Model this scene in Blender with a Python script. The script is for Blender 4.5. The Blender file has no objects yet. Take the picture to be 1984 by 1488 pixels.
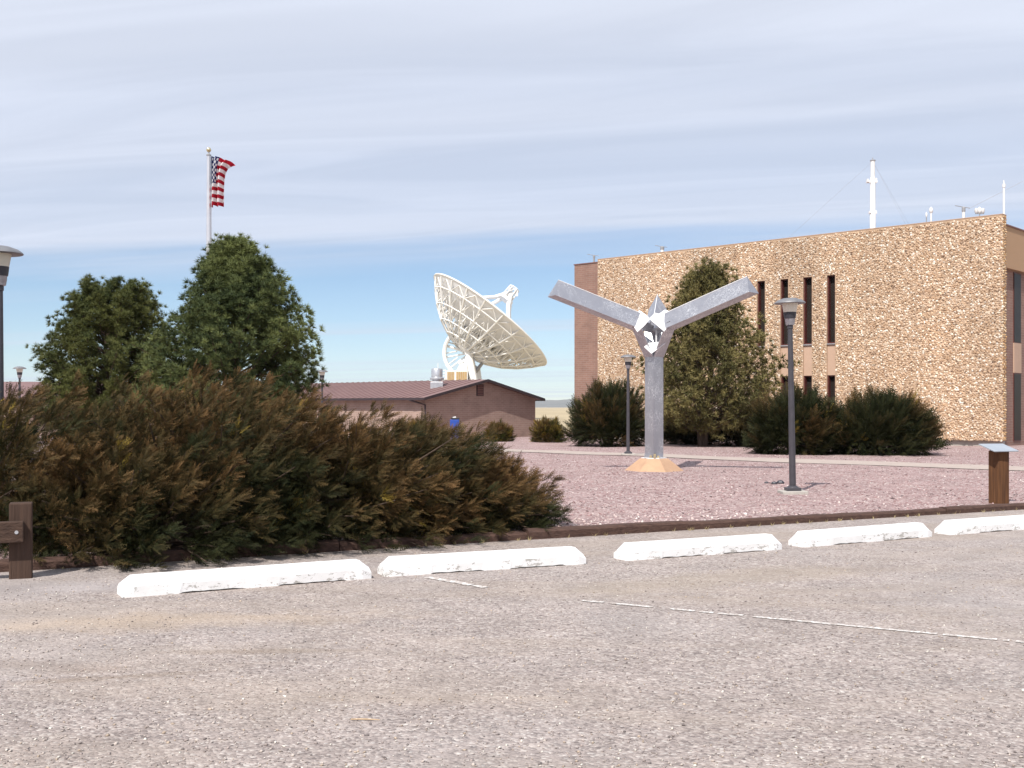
import bpy, math, random
import numpy as np
from mathutils import Vector, Matrix, noise as mnoise

R = math.radians
random.seed(7)
rng = np.random.default_rng(11)

# ------------------------------------------------------------------ camera
F = 2178.0            # focal length in photo pixels (1984 wide)
EYE = 1.65
HY = 789.0            # horizon row
scene = bpy.context.scene
col = scene.collection
cam_d = bpy.data.cameras.new('camera')
cam_d.sensor_width = 36.0
cam_d.lens = F / 1984.0 * 36.0
cam_d.shift_y = (HY - 744.0) / 1984.0
cam_d.clip_end = 40000.0
cam_d.clip_start = 0.05
cam = bpy.data.objects.new('camera', cam_d)
cam.location = (0, 0, EYE)
cam.rotation_euler = (R(90), 0, 0)
col.objects.link(cam)
scene.camera = cam

# ------------------------------------------------------------------ light
SUN_EL = 50.0
AZ = 25.0             # light travels AZ degrees to the right of straight ahead
sdir = Vector((math.sin(R(AZ)) * math.cos(R(SUN_EL)), math.cos(R(AZ)) * math.cos(R(SUN_EL)), -math.sin(R(SUN_EL))))
sl = bpy.data.lights.new('sun', 'SUN')
sl.energy = 4.7
sl.angle = R(0.5)
sl.color = (1.0, 0.95, 0.88)
so = bpy.data.objects.new('sun', sl)
so.rotation_euler = sdir.to_track_quat('-Z', 'Y').to_euler()
so.location = (-20, -40, 60)
col.objects.link(so)

world = bpy.data.worlds.new('World')
scene.world = world
world.use_nodes = True
wn = world.node_tree
wn.nodes.clear()


def N(nt, t, **kw):
    n = nt.nodes.new(t)
    for k, v in kw.items():
        if k.startswith('i_'):
            n.inputs[k[2:].replace('_', ' ')].default_value = v
        else:
            setattr(n, k, v)
    return n


def math_(nt, op, a, b=None, clamp=False):
    n = nt.nodes.new('ShaderNodeMath')
    n.operation = op
    n.use_clamp = clamp
    for i, v in enumerate((a, b)):
        if v is None:
            continue
        if isinstance(v, (int, float)):
            n.inputs[i].default_value = v
        else:
            nt.links.new(v, n.inputs[i])
    return n.outputs[0]


def ramp(nt, fac, stops, interp='LINEAR'):
    n = nt.nodes.new('ShaderNodeValToRGB')
    n.color_ramp.interpolation = interp
    e = n.color_ramp.elements
    while len(e) < len(stops):
        e.new(0.5)
    for i, (p, c) in enumerate(stops):
        e[i].position = p
        if isinstance(c, (int, float)):
            c = (c, c, c)
        e[i].color = (c[0], c[1], c[2], 1)
    nt.links.new(fac, n.inputs[0])
    return n.outputs[0]


def mix(nt, fac, a, b, mode='MIX'):
    n = nt.nodes.new('ShaderNodeMix')
    n.data_type = 'RGBA'
    n.blend_type = mode
    for s, v in ((n.inputs[0], fac), (n.inputs[6], a), (n.inputs[7], b)):
        if isinstance(v, (int, float)):
            s.default_value = v
        elif isinstance(v, tuple):
            s.default_value = (v[0], v[1], v[2], 1)
        else:
            nt.links.new(v, s)
    return n.outputs[2]


SKY_STRENGTH = 0.10
sky = N(wn, 'ShaderNodeTexSky', sky_type='NISHITA')
sky.sun_disc = False
sky.sun_elevation = R(SUN_EL)
sky.sun_rotation = math.atan2(-sdir.x, -sdir.y)
sky.altitude = 2100
sky.air_density = 1.0
sky.dust_density = 0.25
sky.ozone_density = 2.5
tc = N(wn, 'ShaderNodeTexCoord')
sep = N(wn, 'ShaderNodeSeparateXYZ')
wn.links.new(tc.outputs['Generated'], sep.inputs[0])
zc = math_(wn, 'MAXIMUM', sep.outputs['Z'], 0.0)
zz = math_(wn, 'ADD', zc, 0.035)
px_ = math_(wn, 'DIVIDE', sep.outputs['X'], zz)
py_ = math_(wn, 'DIVIDE', sep.outputs['Y'], zz)
# a thin cirrus sheet on a plane overhead, its streaks a little oblique to the view
pr = math_(wn, 'ADD', py_, math_(wn, 'MULTIPLY', px_, 0.20))


def cloud_noise(sx, sy, scale, detail, rough, dist, off):
    c = N(wn, 'ShaderNodeCombineXYZ')
    wn.links.new(math_(wn, 'ADD', math_(wn, 'MULTIPLY', px_, sx), off), c.inputs[0])
    wn.links.new(math_(wn, 'MULTIPLY', pr, sy), c.inputs[1])
    n = N(wn, 'ShaderNodeTexNoise', noise_dimensions='2D')
    n.inputs['Scale'].default_value = scale
    n.inputs['Detail'].default_value = detail
    n.inputs['Roughness'].default_value = rough
    n.inputs['Distortion'].default_value = dist
    wn.links.new(c.outputs[0], n.inputs['Vector'])
    return n.outputs[0]


n_big = cloud_noise(0.14, 0.62, 1.0, 4, 0.5, 0.35, 3.1)
n_fine = cloud_noise(0.5, 2.2, 1.0, 6, 0.55, 0.8, 9.7)
n_str = cloud_noise(0.06, 0.8, 1.0, 3, 0.5, 0.3, 1.7)
# the sheet thins out with distance ahead: clear band low over the horizon
edge = math_(wn, 'ADD', pr, math_(wn, 'MULTIPLY', math_(wn, 'SUBTRACT', n_big, 0.5), 3.4))
sheet = N(wn, 'ShaderNodeMapRange', interpolation_type='SMOOTHSTEP')
sheet.inputs['From Min'].default_value = 6.3
sheet.inputs['From Max'].default_value = 4.9
sheet.inputs['To Min'].default_value = 0.0
sheet.inputs['To Max'].default_value = 1.0
wn.links.new(edge, sheet.inputs['Value'])
var = math_(wn, 'ADD', math_(wn, 'MULTIPLY', n_big, 0.75), math_(wn, 'MULTIPLY', n_fine, 0.28))
dens_sheet = math_(wn, 'MULTIPLY', sheet.outputs[0], ramp(wn, var, [(0.34, 0.76), (0.66, 1.0)]))
wisps = ramp(wn, n_str, [(0.42, 0.02), (0.70, 0.45)])
dens = math_(wn, 'MAXIMUM', dens_sheet, wisps, True)
CL = (6.2, 6.65, 7.75)
cloud_c = mix(wn, ramp(wn, n_fine, [(0.35, 0.0), (0.7, 1.0)]), tuple(c * 0.96 for c in CL), tuple(c * 1.04 for c in CL))
base_sky = mix(wn, 1.0, sky.outputs[0], (1.0, 1.0, 1.0), 'MULTIPLY')
sky_c = mix(wn, dens, base_sky, cloud_c)
bg = N(wn, 'ShaderNodeBackground')
bg.inputs['Strength'].default_value = SKY_STRENGTH
wn.links.new(sky_c, bg.inputs['Color'])
wo = N(wn, 'ShaderNodeOutputWorld')
wn.links.new(bg.outputs[0], wo.inputs['Surface'])

vs = scene.view_settings
vs.view_transform = 'Standard'
vs.look = 'None'
vs.exposure = 0.26
vs.gamma = 1.0
vs.use_curve_mapping = False


# ------------------------------------------------------------------ helpers
def G(y):
    """height of the planted ground at depth y (falls gently away from the car park)"""
    return -0.006 * (min(max(y, 13.0), 82.0) - 13.0)


def at(px, py, Z):
    return np.array([(px - 992.0) / F * Z, Z, EYE + (HY - py) / F * Z])


def XofP(px, Z):
    return (px - 992.0) / F * Z


def gp_lot(px, py):
    Z = F * EYE / (py - HY)
    return np.array([XofP(px, Z), Z, 0.0])


def gp_bed(px, py):
    Z = F * (EYE - 0.006 * 13) / (py - HY - F * 0.006)
    return np.array([XofP(px, Z), Z, G(Z)])


def unit(v):
    v = np.asarray(v, float)
    return v / (np.linalg.norm(v) + 1e-12)


OFF = {}


def wpos(o):
    return OFF.get(o.name, np.zeros(3))


class MB:
    def __init__(self):
        self.v = []
        self.f = []

    def add(self, vs_, fs):
        b = len(self.v)
        self.v += [tuple(map(float, p)) for p in vs_]
        self.f += [tuple(b + i for i in f) for f in fs]
        return self

    def box(self, c, sx, sy, sz, ax=None, bev=0.0):
        """box centred on c with full sizes and optional axes (3 unit vectors)"""
        ax = np.eye(3) if ax is None else np.array(ax, float)
        c = np.asarray(c, float)
        pts = []
        for k in (-1, 1):
            for (i, j) in ((-1, -1), (1, -1), (1, 1), (-1, 1)):
                pts.append(c + ax[0] * i * sx / 2 + ax[1] * j * sy / 2 + ax[2] * k * sz / 2)
        return self.add(pts, [(3, 2, 1, 0), (4, 5, 6, 7), (0, 1, 5, 4), (1, 2, 6, 5), (2, 3, 7, 6), (3, 0, 4, 7)])

    def bbox(self, x0, x1, y0, y1, z0, z1):
        return self.box(((x0 + x1) / 2, (y0 + y1) / 2, (z0 + z1) / 2), x1 - x0, y1 - y0, z1 - z0)

    def tube(self, pts, radii, n=8, cap=True):
        pts = [np.asarray(p, float) for p in pts]
        if isinstance(radii, (int, float)):
            radii = [radii] * len(pts)
        b = len(self.v)
        ref = None
        for i, p in enumerate(pts):
            d = unit(pts[min(i + 1, len(pts) - 1)] - pts[max(i - 1, 0)])
            if ref is None:
                ref = np.array([0, 0, 1.0]) if abs(d[2]) < 0.9 else np.array([1.0, 0, 0])
            a = unit(np.cross(d, ref))
            c = np.cross(a, d)
            ref = c
            for k in range(n):
                t = 2 * math.pi * k / n
                q = p + radii[i] * (math.cos(t) * a + math.sin(t) * c)
                self.v.append(tuple(q))
        for i in range(len(pts) - 1):
            for k in range(n):
                k2 = (k + 1) % n
                self.f.append((b + i * n + k, b + i * n + k2, b + (i + 1) * n + k2, b + (i + 1) * n + k))
        if cap:
            self.f.append(tuple(b + k for k in range(n))[::-1])
            self.f.append(tuple(b + (len(pts) - 1) * n + k for k in range(n)))
        return self

    def lathe(self, prof, n=24, c=(0, 0, 0), cap=True):
        b = len(self.v)
        for (r, z) in prof:
            for k in range(n):
                t = 2 * math.pi * (k + 0.5) / n
                self.v.append((c[0] + r * math.cos(t), c[1] + r * math.sin(t), c[2] + z))
        for i in range(len(prof) - 1):
            for k in range(n):
                k2 = (k + 1) % n
                self.f.append((b + i * n + k, b + i * n + k2, b + (i + 1) * n + k2, b + (i + 1) * n + k))
        if cap:
            self.f.append(tuple(b + k for k in range(n))[::-1])
            self.f.append(tuple(b + (len(prof) - 1) * n + k for k in range(n)))
        return self

    def prism(self, poly, d):
        """extrude a 3D polygon by vector d"""
        n = len(poly)
        poly = [np.asarray(p, float) for p in poly]
        d = np.asarray(d, float)
        vs_ = poly + [p + d for p in poly]
        fs = [tuple(range(n))[::-1], tuple(range(n, 2 * n))]
        for i in range(n):
            j = (i + 1) % n
            fs.append((i, j, n + j, n + i))
        return self.add(vs_, fs)

    def build(self, name, mat, parent=None, smooth=False, bevel=0.0, fixn=True):
        me = bpy.data.meshes.new(name)
        off = wpos(parent) if parent is not None else np.zeros(3)
        me.from_pydata([(p[0] - off[0], p[1] - off[1], p[2] - off[2]) for p in self.v], [], self.f)
        if fixn:
            import bmesh
            bm = bmesh.new()
            bm.from_mesh(me)
            bmesh.ops.recalc_face_normals(bm, faces=bm.faces)
            bm.to_mesh(me)
            bm.free()
        me.materials.append(mat)
        o = bpy.data.objects.new(name, me)
        col.objects.link(o)
        if parent is not None:
            o.parent = parent
            OFF[o.name] = off
        if smooth:
            me.polygons.foreach_set('use_smooth', [True] * len(me.polygons))
            try:
                me.set_sharp_from_angle(angle=R(40))
            except Exception:
                pass
        if bevel:
            b = o.modifiers.new('bevel', 'BEVEL')
            b.width = bevel
            b.segments = 2
            b.limit_method = 'ANGLE'
            b.angle_limit = R(40)
        return o


def np_mesh(name, V, Fc, mat, parent=None, colr=None, smooth=False):
    V = np.asarray(V, np.float32)
    Fc = np.asarray(Fc, np.int32)
    if parent is not None:
        V = V - wpos(parent).astype(np.float32)
    me = bpy.data.meshes.new(name)
    me.vertices.add(len(V))
    me.vertices.foreach_set('co', np.ascontiguousarray(V).ravel())
    k = Fc.shape[1]
    me.loops.add(Fc.size)
    me.loops.foreach_set('vertex_index', np.ascontiguousarray(Fc).ravel())
    me.polygons.add(len(Fc))
    me.polygons.foreach_set('loop_start', np.arange(0, Fc.size, k, dtype=np.int32))
    if smooth:
        me.polygons.foreach_set('use_smooth', np.ones(len(Fc), bool))
    me.update(calc_edges=True)
    if colr is not None:
        a = me.attributes.new('col', 'FLOAT_COLOR', 'POINT')
        rgba = np.ones((len(V), 4), np.float32)
        rgba[:, :3] = colr
        a.data.foreach_set('color', rgba.ravel())
    me.materials.append(mat)
    o = bpy.data.objects.new(name, me)
    col.objects.link(o)
    if parent is not None:
        o.parent = parent
        OFF[o.name] = wpos(parent)
    return o


def tag(o, label=None, cat=None, group=None, kind=None):
    if label:
        o['label'] = label
    if cat:
        o['category'] = cat
    if group:
        o['group'] = group
    if kind:
        o['kind'] = kind
    return o


def thing(name, loc, label, cat, group=None):
    o = bpy.data.objects.new(name, None)
    o.empty_display_size = 0.2
    o.location = tuple(float(a) for a in loc)
    col.objects.link(o)
    OFF[o.name] = np.array(loc, float)
    return tag(o, label, cat, group)


def copy_tree(o, parent=None):
    c = o.copy()
    col.objects.link(c)
    c.parent = parent
    for ch in list(o.children):
        copy_tree(ch, c)
    return c


# ------------------------------------------------------------------ materials
def newmat(name):
    m = bpy.data.materials.new(name)
    m.use_nodes = True
    nt = m.node_tree
    nt.nodes.clear()
    out = nt.nodes.new('ShaderNodeOutputMaterial')
    b = nt.nodes.new('ShaderNodeBsdfPrincipled')
    nt.links.new(b.outputs[0], out.inputs[0])
    return m, nt, b, out


def noise(nt, vec, scale, detail=4, rough=0.55, dist=0.0):
    n = N(nt, 'ShaderNodeTexNoise')
    n.inputs['Scale'].default_value = scale
    n.inputs['Detail'].default_value = detail
    n.inputs['Roughness'].default_value = rough
    n.inputs['Distortion'].default_value = dist
    if vec is not None:
        nt.links.new(vec, n.inputs['Vector'])
    return n.outputs[0]


def bump(nt, b, h, strength, dist):
    n = N(nt, 'ShaderNodeBump')
    n.inputs['Strength'].default_value = strength
    n.inputs['Distance'].default_value = dist
    nt.links.new(h, n.inputs['Height'])
    nt.links.new(n.outputs[0], b.inputs['Normal'])


def pm(name, c1, c2=None, scale=5.0, rough=0.7, metal=0.0, bmp=0.0, bscale=40.0, bdist=0.01, spec=0.4, stretch=None):
    m, nt, b, out = newmat(name)
    c2 = c2 or tuple(x * 0.8 for x in c1)
    t = N(nt, 'ShaderNodeTexCoord')
    vec = t.outputs['Object']
    if stretch:
        mp = N(nt, 'ShaderNodeMapping')
        mp.inputs['Scale'].default_value = stretch
        nt.links.new(vec, mp.inputs[0])
        vec = mp.outputs[0]
    f = noise(nt, vec, scale)
    c = ramp(nt, f, [(0.3, c1), (0.72, c2)])
    nt.links.new(c, b.inputs['Base Color'])
    b.inputs['Roughness'].default_value = rough
    b.inputs['Metallic'].default_value = metal
    b.inputs['Specular IOR Level'].default_value = spec
    if bmp:
        bump(nt, b, noise(nt, vec, bscale, 6), bmp, bdist)
    return m


def attr_mat(name, rough=0.6, transl=0.0, spec=0.3, hue=0.0):
    """colour from the mesh's own 'col' attribute"""
    m, nt, b, out = newmat(name)
    a = N(nt, 'ShaderNodeAttribute', attribute_name='col')
    nt.links.new(a.outputs['Color'], b.inputs['Base Color'])
    b.inputs['Roughness'].default_value = rough
    b.inputs['Specular IOR Level'].default_value = spec
    if transl:
        t = N(nt, 'ShaderNodeBsdfTranslucent')
        nt.links.new(a.outputs['Color'], t.inputs['Color'])
        mx = N(nt, 'ShaderNodeMixShader')
        mx.inputs[0].default_value = transl
        nt.links.new(b.outputs[0], mx.inputs[1])
        nt.links.new(t.outputs[0], mx.inputs[2])
        nt.links.new(mx.outputs[0], out.inputs[0])
    return m


def lot_material():
    m, nt, b, out = newmat('chip_seal')
    t = N(nt, 'ShaderNodeTexCoord')
    v = t.outputs['Object']
    vo = N(nt, 'ShaderNodeTexVoronoi')
    vo.inputs['Scale'].default_value = 60
    nt.links.new(v, vo.inputs['Vector'])
    vo2 = N(nt, 'ShaderNodeTexVoronoi')
    vo2.inputs['Scale'].default_value = 27
    nt.links.new(v, vo2.inputs['Vector'])
    sepc = N(nt, 'ShaderNodeSeparateColor')
    nt.links.new(vo.outputs['Color'], sepc.inputs[0])
    sepc2 = N(nt, 'ShaderNodeSeparateColor')
    nt.links.new(vo2.outputs['Color'], sepc2.inputs[0])
    chips = ramp(nt, sepc.outputs[0], [(0.0, (0.14, 0.115, 0.11)), (0.22, (0.285, 0.24, 0.222)), (0.75, (0.395, 0.335, 0.308)), (0.92, (0.50, 0.445, 0.41)), (1.0, (0.62, 0.58, 0.54))])
    chips2 = ramp(nt, sepc2.outputs[1], [(0.0, (0.13, 0.11, 0.105)), (0.3, (0.30, 0.25, 0.232)), (0.8, (0.39, 0.328, 0.30)), (1.0, (0.60, 0.54, 0.49))])
    c = mix(nt, 0.30, chips, chips2)
    # slow patches: dusty tan drifts drawn out along the wheel tracks, greyer clean patches, dark damp streaks
    mp = N(nt, 'ShaderNodeMapping')
    mp.inputs['Rotation'].default_value = (0, 0, R(-10))
    mp.inputs['Scale'].default_value = (0.28, 1.0, 1.0)
    nt.links.new(v, mp.inputs[0])
    dust = ramp(nt, noise(nt, mp.outputs[0], 0.9, 5, 0.6, 0.5), [(0.46, 0.0), (0.66, 0.62)])
    c = mix(nt, dust, c, (0.37, 0.305, 0.255))
    mp2 = N(nt, 'ShaderNodeMapping')
    mp2.inputs['Rotation'].default_value = (0, 0, R(8))
    mp2.inputs['Scale'].default_value = (0.22, 1.3, 1.0)
    mp2.inputs['Location'].default_value = (3.3, 1.7, 0)
    nt.links.new(v, mp2.inputs[0])
    dk = ramp(nt, noise(nt, mp2.outputs[0], 0.8, 6, 0.65, 0.6), [(0.58, 0.0), (0.76, 0.4)])
    c = mix(nt, dk, c, (0.25, 0.20, 0.165))

    def patch(cx, cy, rx, ry, ang, colr, amt):
        # a stain or swept area of its own shape, ragged by noise
        mq = N(nt, 'ShaderNodeMapping', vector_type='TEXTURE')
        mq.inputs['Location'].default_value = (cx, cy, 0)
        mq.inputs['Rotation'].default_value = (0, 0, R(ang))
        mq.inputs['Scale'].default_value = (rx, ry, 1)
        nt.links.new(v, mq.inputs[0])
        ln_ = N(nt, 'ShaderNodeVectorMath', operation='LENGTH')
        nt.links.new(mq.outputs[0], ln_.inputs[0])
        d_ = math_(nt, 'ADD', ln_.outputs['Value'], math_(nt, 'MULTIPLY', math_(nt, 'SUBTRACT', noise(nt, v, 1.6, 6, 0.65), 0.5), 1.9))
        f_ = ramp(nt, d_, [(0.35, amt), (1.0, 0.0)])
        return mix(nt, f_, c, colr)

    c = patch(-2.9, 8.6, 2.2, 0.42, 6, (0.43, 0.335, 0.25), 0.6)
    c = patch(-3.4, 7.25, 1.3, 0.20, -12, (0.24, 0.18, 0.14), 0.6)
    c = patch(-1.6, 7.6, 1.0, 0.10, 3, (0.27, 0.21, 0.165), 0.5)
    c = patch(-4.2, 10.3, 1.1, 0.55, 10, (0.36, 0.325, 0.32), 0.6)
    c = patch(2.2, 10.9, 2.4, 0.55, 26, (0.37, 0.305, 0.24), 0.45)
    c = patch(-2.3, 6.9, 0.8, 0.09, 15, (0.26, 0.20, 0.155), 0.5)
    gr = ramp(nt, noise(nt, v, 0.33, 3), [(0.5, 0.0), (0.68, 0.45)])
    c = mix(nt, gr, c, (0.37, 0.335, 0.325))
    c = mix(nt, 1.0, c, ramp(nt, noise(nt, v, 1.7, 5), [(0.3, 0.80), (0.7, 1.03)]), 'MULTIPLY')
    nt.links.new(c, b.inputs['Base Color'])
    b.inputs['Roughness'].default_value = 0.85
    b.inputs['Specular IOR Level'].default_value = 0.25
    h = math_(nt, 'ADD', math_(nt, 'MULTIPLY', vo.outputs['Distance'], -0.8), math_(nt, 'MULTIPLY', vo2.outputs['Distance'], -0.9))
    bump(nt, b, h, 0.7, 0.010)
    return m


def bed_material():
    m, nt, b, out = newmat('pink_crushed_rock')
    t = N(nt, 'ShaderNodeTexCoord')
    v = t.outputs['Object']
    vo = N(nt, 'ShaderNodeTexVoronoi')
    vo.inputs['Scale'].default_value = 26
    nt.links.new(v, vo.inputs['Vector'])
    sepc = N(nt, 'ShaderNodeSeparateColor')
    nt.links.new(vo.outputs['Color'], sepc.inputs[0])
    c = ramp(nt, sepc.outputs[0], [(0.0, (0.15, 0.09, 0.09)), (0.3, (0.32, 0.215, 0.21)), (0.8, (0.44, 0.325, 0.31)), (1.0, (0.64, 0.56, 0.53))])
    pale = ramp(nt, noise(nt, v, 0.45, 4), [(0.5, 0.0), (0.72, 0.4)])
    c = mix(nt, pale, c, (0.45, 0.35, 0.325))
    c = mix(nt, 1.0, c, ramp(nt, noise(nt, v, 1.1, 5), [(0.3, 0.84), (0.7, 1.1)]), 'MULTIPLY')
    nt.links.new(c, b.inputs['Base Color'])
    b.inputs['Roughness'].default_value = 0.9
    b.inputs['Specular IOR Level'].default_value = 0.2
    bump(nt, b, math_(nt, 'MULTIPLY', vo.outputs['Distance'], -1.0), 0.9, 0.03)
    return m


def brick_material(name, d, c1, c2, mortar):
    m, nt, b, out = newmat(name)
    g = N(nt, 'ShaderNodeNewGeometry')
    dot = N(nt, 'ShaderNodeVectorMath', operation='DOT_PRODUCT')
    dot.inputs[1].default_value = (d[0], d[1], 0)
    nt.links.new(g.outputs['Position'], dot.inputs[0])
    sp = N(nt, 'ShaderNodeSeparateXYZ')
    nt.links.new(g.outputs['Position'], sp.inputs[0])
    cb = N(nt, 'ShaderNodeCombineXYZ')
    nt.links.new(dot.outputs['Value'], cb.inputs[0])
    nt.links.new(sp.outputs[2], cb.inputs[1])
    br = N(nt, 'ShaderNodeTexBrick')
    br.inputs['Scale'].default_value = 1.0
    br.inputs['Brick Width'].default_value = 0.42
    br.inputs['Row Height'].default_value = 0.125
    br.inputs['Mortar Size'].default_value = 0.014
    br.inputs['Mortar Smooth'].default_value = 0.1
    br.inputs['Bias'].default_value = 0.0
    br.inputs['Color1'].default_value = (*c1, 1)
    br.inputs['Color2'].default_value = (*c2, 1)
    br.inputs['Mortar'].default_value = (*mortar, 1)
    nt.links.new(cb.outputs[0], br.inputs['Vector'])
    c = mix(nt, 1.0, br.outputs['Color'], ramp(nt, noise(nt, cb.outputs[0], 1.3, 5), [(0.3, 0.85), (0.7, 1.1)]), 'MULTIPLY')
    nt.links.new(c, b.inputs['Base Color'])
    b.inputs['Roughness'].default_value = 0.85
    bump(nt, b, br.outputs['Fac'], -0.6, 0.012)
    return m


def aluminium_material():
    m, nt, b, out = newmat('ground_aluminium')
    t = N(nt, 'ShaderNodeTexCoord')
    v = t.outputs['Object']
    wv = noise(nt, v, 5.5, 3, 0.5, 3.2)
    swirl = ramp(nt, wv, [(0.455, 0.0), (0.49, 1.0), (0.505, 1.0), (0.54, 0.0)])
    msk = ramp(nt, noise(nt, v, 1.6, 3), [(0.42, 0.0), (0.60, 0.8)])
    sw = math_(nt, 'MULTIPLY', swirl, msk)
    c = mix(nt, sw, (0.40, 0.40, 0.43), (0.88, 0.88, 0.88))
    nt.links.new(c, b.inputs['Base Color'])
    b.inputs['Metallic'].default_value = 0.72
    r = ramp(nt, noise(nt, v, 9, 4), [(0.3, 0.34), (0.7, 0.5)])
    nt.links.new(r, b.inputs['Roughness'])
    bump(nt, b, noise(nt, v, 7, 4), 0.12, 0.02)
    return m


def stop_material():
    m, nt, b, out = newmat('chipped_white_paint')
    t = N(nt, 'ShaderNodeNewGeometry')
    v = t.outputs['Position']
    sp = N(nt, 'ShaderNodeSeparateXYZ')
    nt.links.new(v, sp.inputs[0])
    mp = N(nt, 'ShaderNodeMapping')
    mp.inputs['Scale'].default_value = (0.6, 1, 1.6)
    nt.links.new(v, mp.inputs[0])
    n1 = noise(nt, mp.outputs[0], 19, 8, 0.72)
    n2 = noise(nt, v, 2.1, 2)
    # wheels scuff the lower front edge: paint is lost towards the ground
    lo = ramp(nt, sp.outputs[2], [(0.01, 0.22), (0.09, 0.19), (0.112, 0.08), (0.17, 0.05)])
    f = math_(nt, 'ADD', math_(nt, 'ADD', n1, lo), math_(nt, 'MULTIPLY', math_(nt, 'SUBTRACT', n2, 0.5), 0.35))
    chip = ramp(nt, f, [(0.785, 0.0), (0.80, 1.0)])
    conc = ramp(nt, noise(nt, v, 60, 3), [(0.3, (0.36, 0.345, 0.32)), (0.7, (0.50, 0.48, 0.45))])
    paint = ramp(nt, noise(nt, v, 5, 5), [(0.3, (0.83, 0.83, 0.83)), (0.75, (0.74, 0.735, 0.72))])
    nt.links.new(mix(nt, chip, paint, conc), b.inputs['Base Color'])
    b.inputs['Roughness'].default_value = 0.6
    bump(nt, b, math_(nt, 'ADD', math_(nt, 'MULTIPLY', chip, -0.6), noise(nt, v, 45, 5)), 0.22, 0.005)
    return m


def worn_line_material():
    m, nt, b, out = newmat('worn_line_paint')
    t = N(nt, 'ShaderNodeTexCoord')
    v = t.outputs['Object']
    f = ramp(nt, noise(nt, v, 24, 6, 0.7), [(0.40, 0.0), (0.54, 1.0)])
    c = mix(nt, f, (0.78, 0.77, 0.75), (0.40, 0.345, 0.31))
    nt.links.new(c, b.inputs['Base Color'])
    b.inputs['Roughness'].default_value = 0.8
    bump(nt, b, noise(nt, v, 60, 4), 0.8, 0.01)
    return m


def wood_material(name, c1, c2, axis):
    st = [9.0, 9.0, 9.0]
    st[axis] = 0.5
    return pm(name, c1, c2, 3.0, 0.85, 0, 0.7, 5.0, 0.02, 0.2, tuple(st))


M = {}
M['lot'] = lot_material()
M['bed'] = bed_material()
M['ground'] = pm('dry_plain', (0.46, 0.38, 0.25), (0.36, 0.29, 0.19), 0.02, 0.95, 0, 0, spec=0.1)
M['path'] = pm('path_concrete', (0.44, 0.37, 0.325), (0.37, 0.305, 0.27), 3, 0.85, 0, 0.4, 60)
M['hill'] = pm('hill', (0.20, 0.17, 0.13), (0.13, 0.12, 0.09), 0.004, 0.95, spec=0.1)
M['stop'] = stop_material()
M['line'] = worn_line_material()
M['alu'] = aluminium_material()
M['alu_bright'] = pm('bright_sheet_metal', (0.86, 0.86, 0.86), (0.74, 0.74, 0.75), 14, 0.55, 0.15, 0.3, 22, 0.01)
M['brass'] = pm('tarnished_bracket', (0.50, 0.42, 0.26), (0.30, 0.25, 0.16), 18, 0.6, 0.3)
M['plinth'] = pm('tan_concrete', (0.50, 0.32, 0.20), (0.42, 0.26, 0.165), 4, 0.85, 0, 0.3, 50)
M['footing'] = pm('footing_concrete', (0.45, 0.42, 0.38), (0.35, 0.33, 0.30), 9, 0.9, 0, 0.4, 60)
M['pole'] = pm('dark_bronze_paint', (0.055, 0.052, 0.06), (0.075, 0.07, 0.08), 8, 0.45, 0.2)
M['cap'] = pm('weathered_cap', (0.17, 0.17, 0.18), (0.24, 0.24, 0.25), 9, 0.5, 0.3)
M['fitter'] = pm('spun_fitter', (0.42, 0.42, 0.45), (0.30, 0.30, 0.33), 12, 0.35, 0.7)
M['band'] = pm('dark_band', (0.035, 0.035, 0.045), (0.05, 0.05, 0.06), 6, 0.4, 0.2)
M['globe'] = pm('frosted_globe', (0.72, 0.68, 0.58), (0.64, 0.60, 0.50), 4, 0.45)
M['timber'] = wood_material('creosoted_timber', (0.105, 0.062, 0.048), (0.058, 0.034, 0.028), 0)
M['post'] = wood_material('stained_post', (0.085, 0.052, 0.038), (0.045, 0.028, 0.022), 2)
M['rail'] = wood_material('stained_rail', (0.085, 0.052, 0.038), (0.045, 0.028, 0.022), 0)
M['signpost'] = wood_material('sign_post_wood', (0.16, 0.075, 0.032), (0.07, 0.033, 0.018), 2)
M['panel'] = pm('sign_plate', (0.42, 0.46, 0.50), (0.36, 0.40, 0.45), 5, 0.35, 0.3)
M['flagpole'] = pm('satin_pole', (0.70, 0.70, 0.72), (0.60, 0.60, 0.63), 3, 0.35, 0.6)
M['gold'] = pm('pole_ball', (0.75, 0.66, 0.42), (0.62, 0.54, 0.33), 6, 0.25, 0.8)
M['flag'] = attr_mat('flag_cloth', 0.8, 0.25)
M['mortar'] = pm('wall_mortar', (0.47, 0.335, 0.23), (0.37, 0.26, 0.175), 6, 0.9, 0, 0.5, 25, 0.02)
M['stones'] = attr_mat('wall_stones', 0.6, 0.0, 0.3)
M['pebbles'] = attr_mat('loose_stones', 0.8, 0.0, 0.25)
M['frame'] = pm('red_brown_frame', (0.12, 0.035, 0.03), (0.085, 0.026, 0.022), 6, 0.5)
M['glass'] = pm('dark_glass', (0.024, 0.020, 0.018), (0.036, 0.029, 0.025), 0.8, 0.3, 0, 0, spec=0.05)
M['spandrel'] = pm('beige_spandrel', (0.50, 0.345, 0.25), (0.46, 0.315, 0.225), 2, 0.7)
M['fascia'] = pm('tan_fascia', (0.42, 0.27, 0.16), (0.37, 0.235, 0.14), 30, 0.85, 0, 0.3, 40)
M['coping'] = pm('red_brown_coping', (0.20, 0.10, 0.085), (0.16, 0.08, 0.07), 5, 0.6)
M['roofmem'] = pm('roof_membrane', (0.4, 0.38, 0.35), None, 2, 0.9)
M['white'] = pm('white_enamel', (0.80, 0.80, 0.79), (0.72, 0.71, 0.69), 0.8, 0.5)
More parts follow.
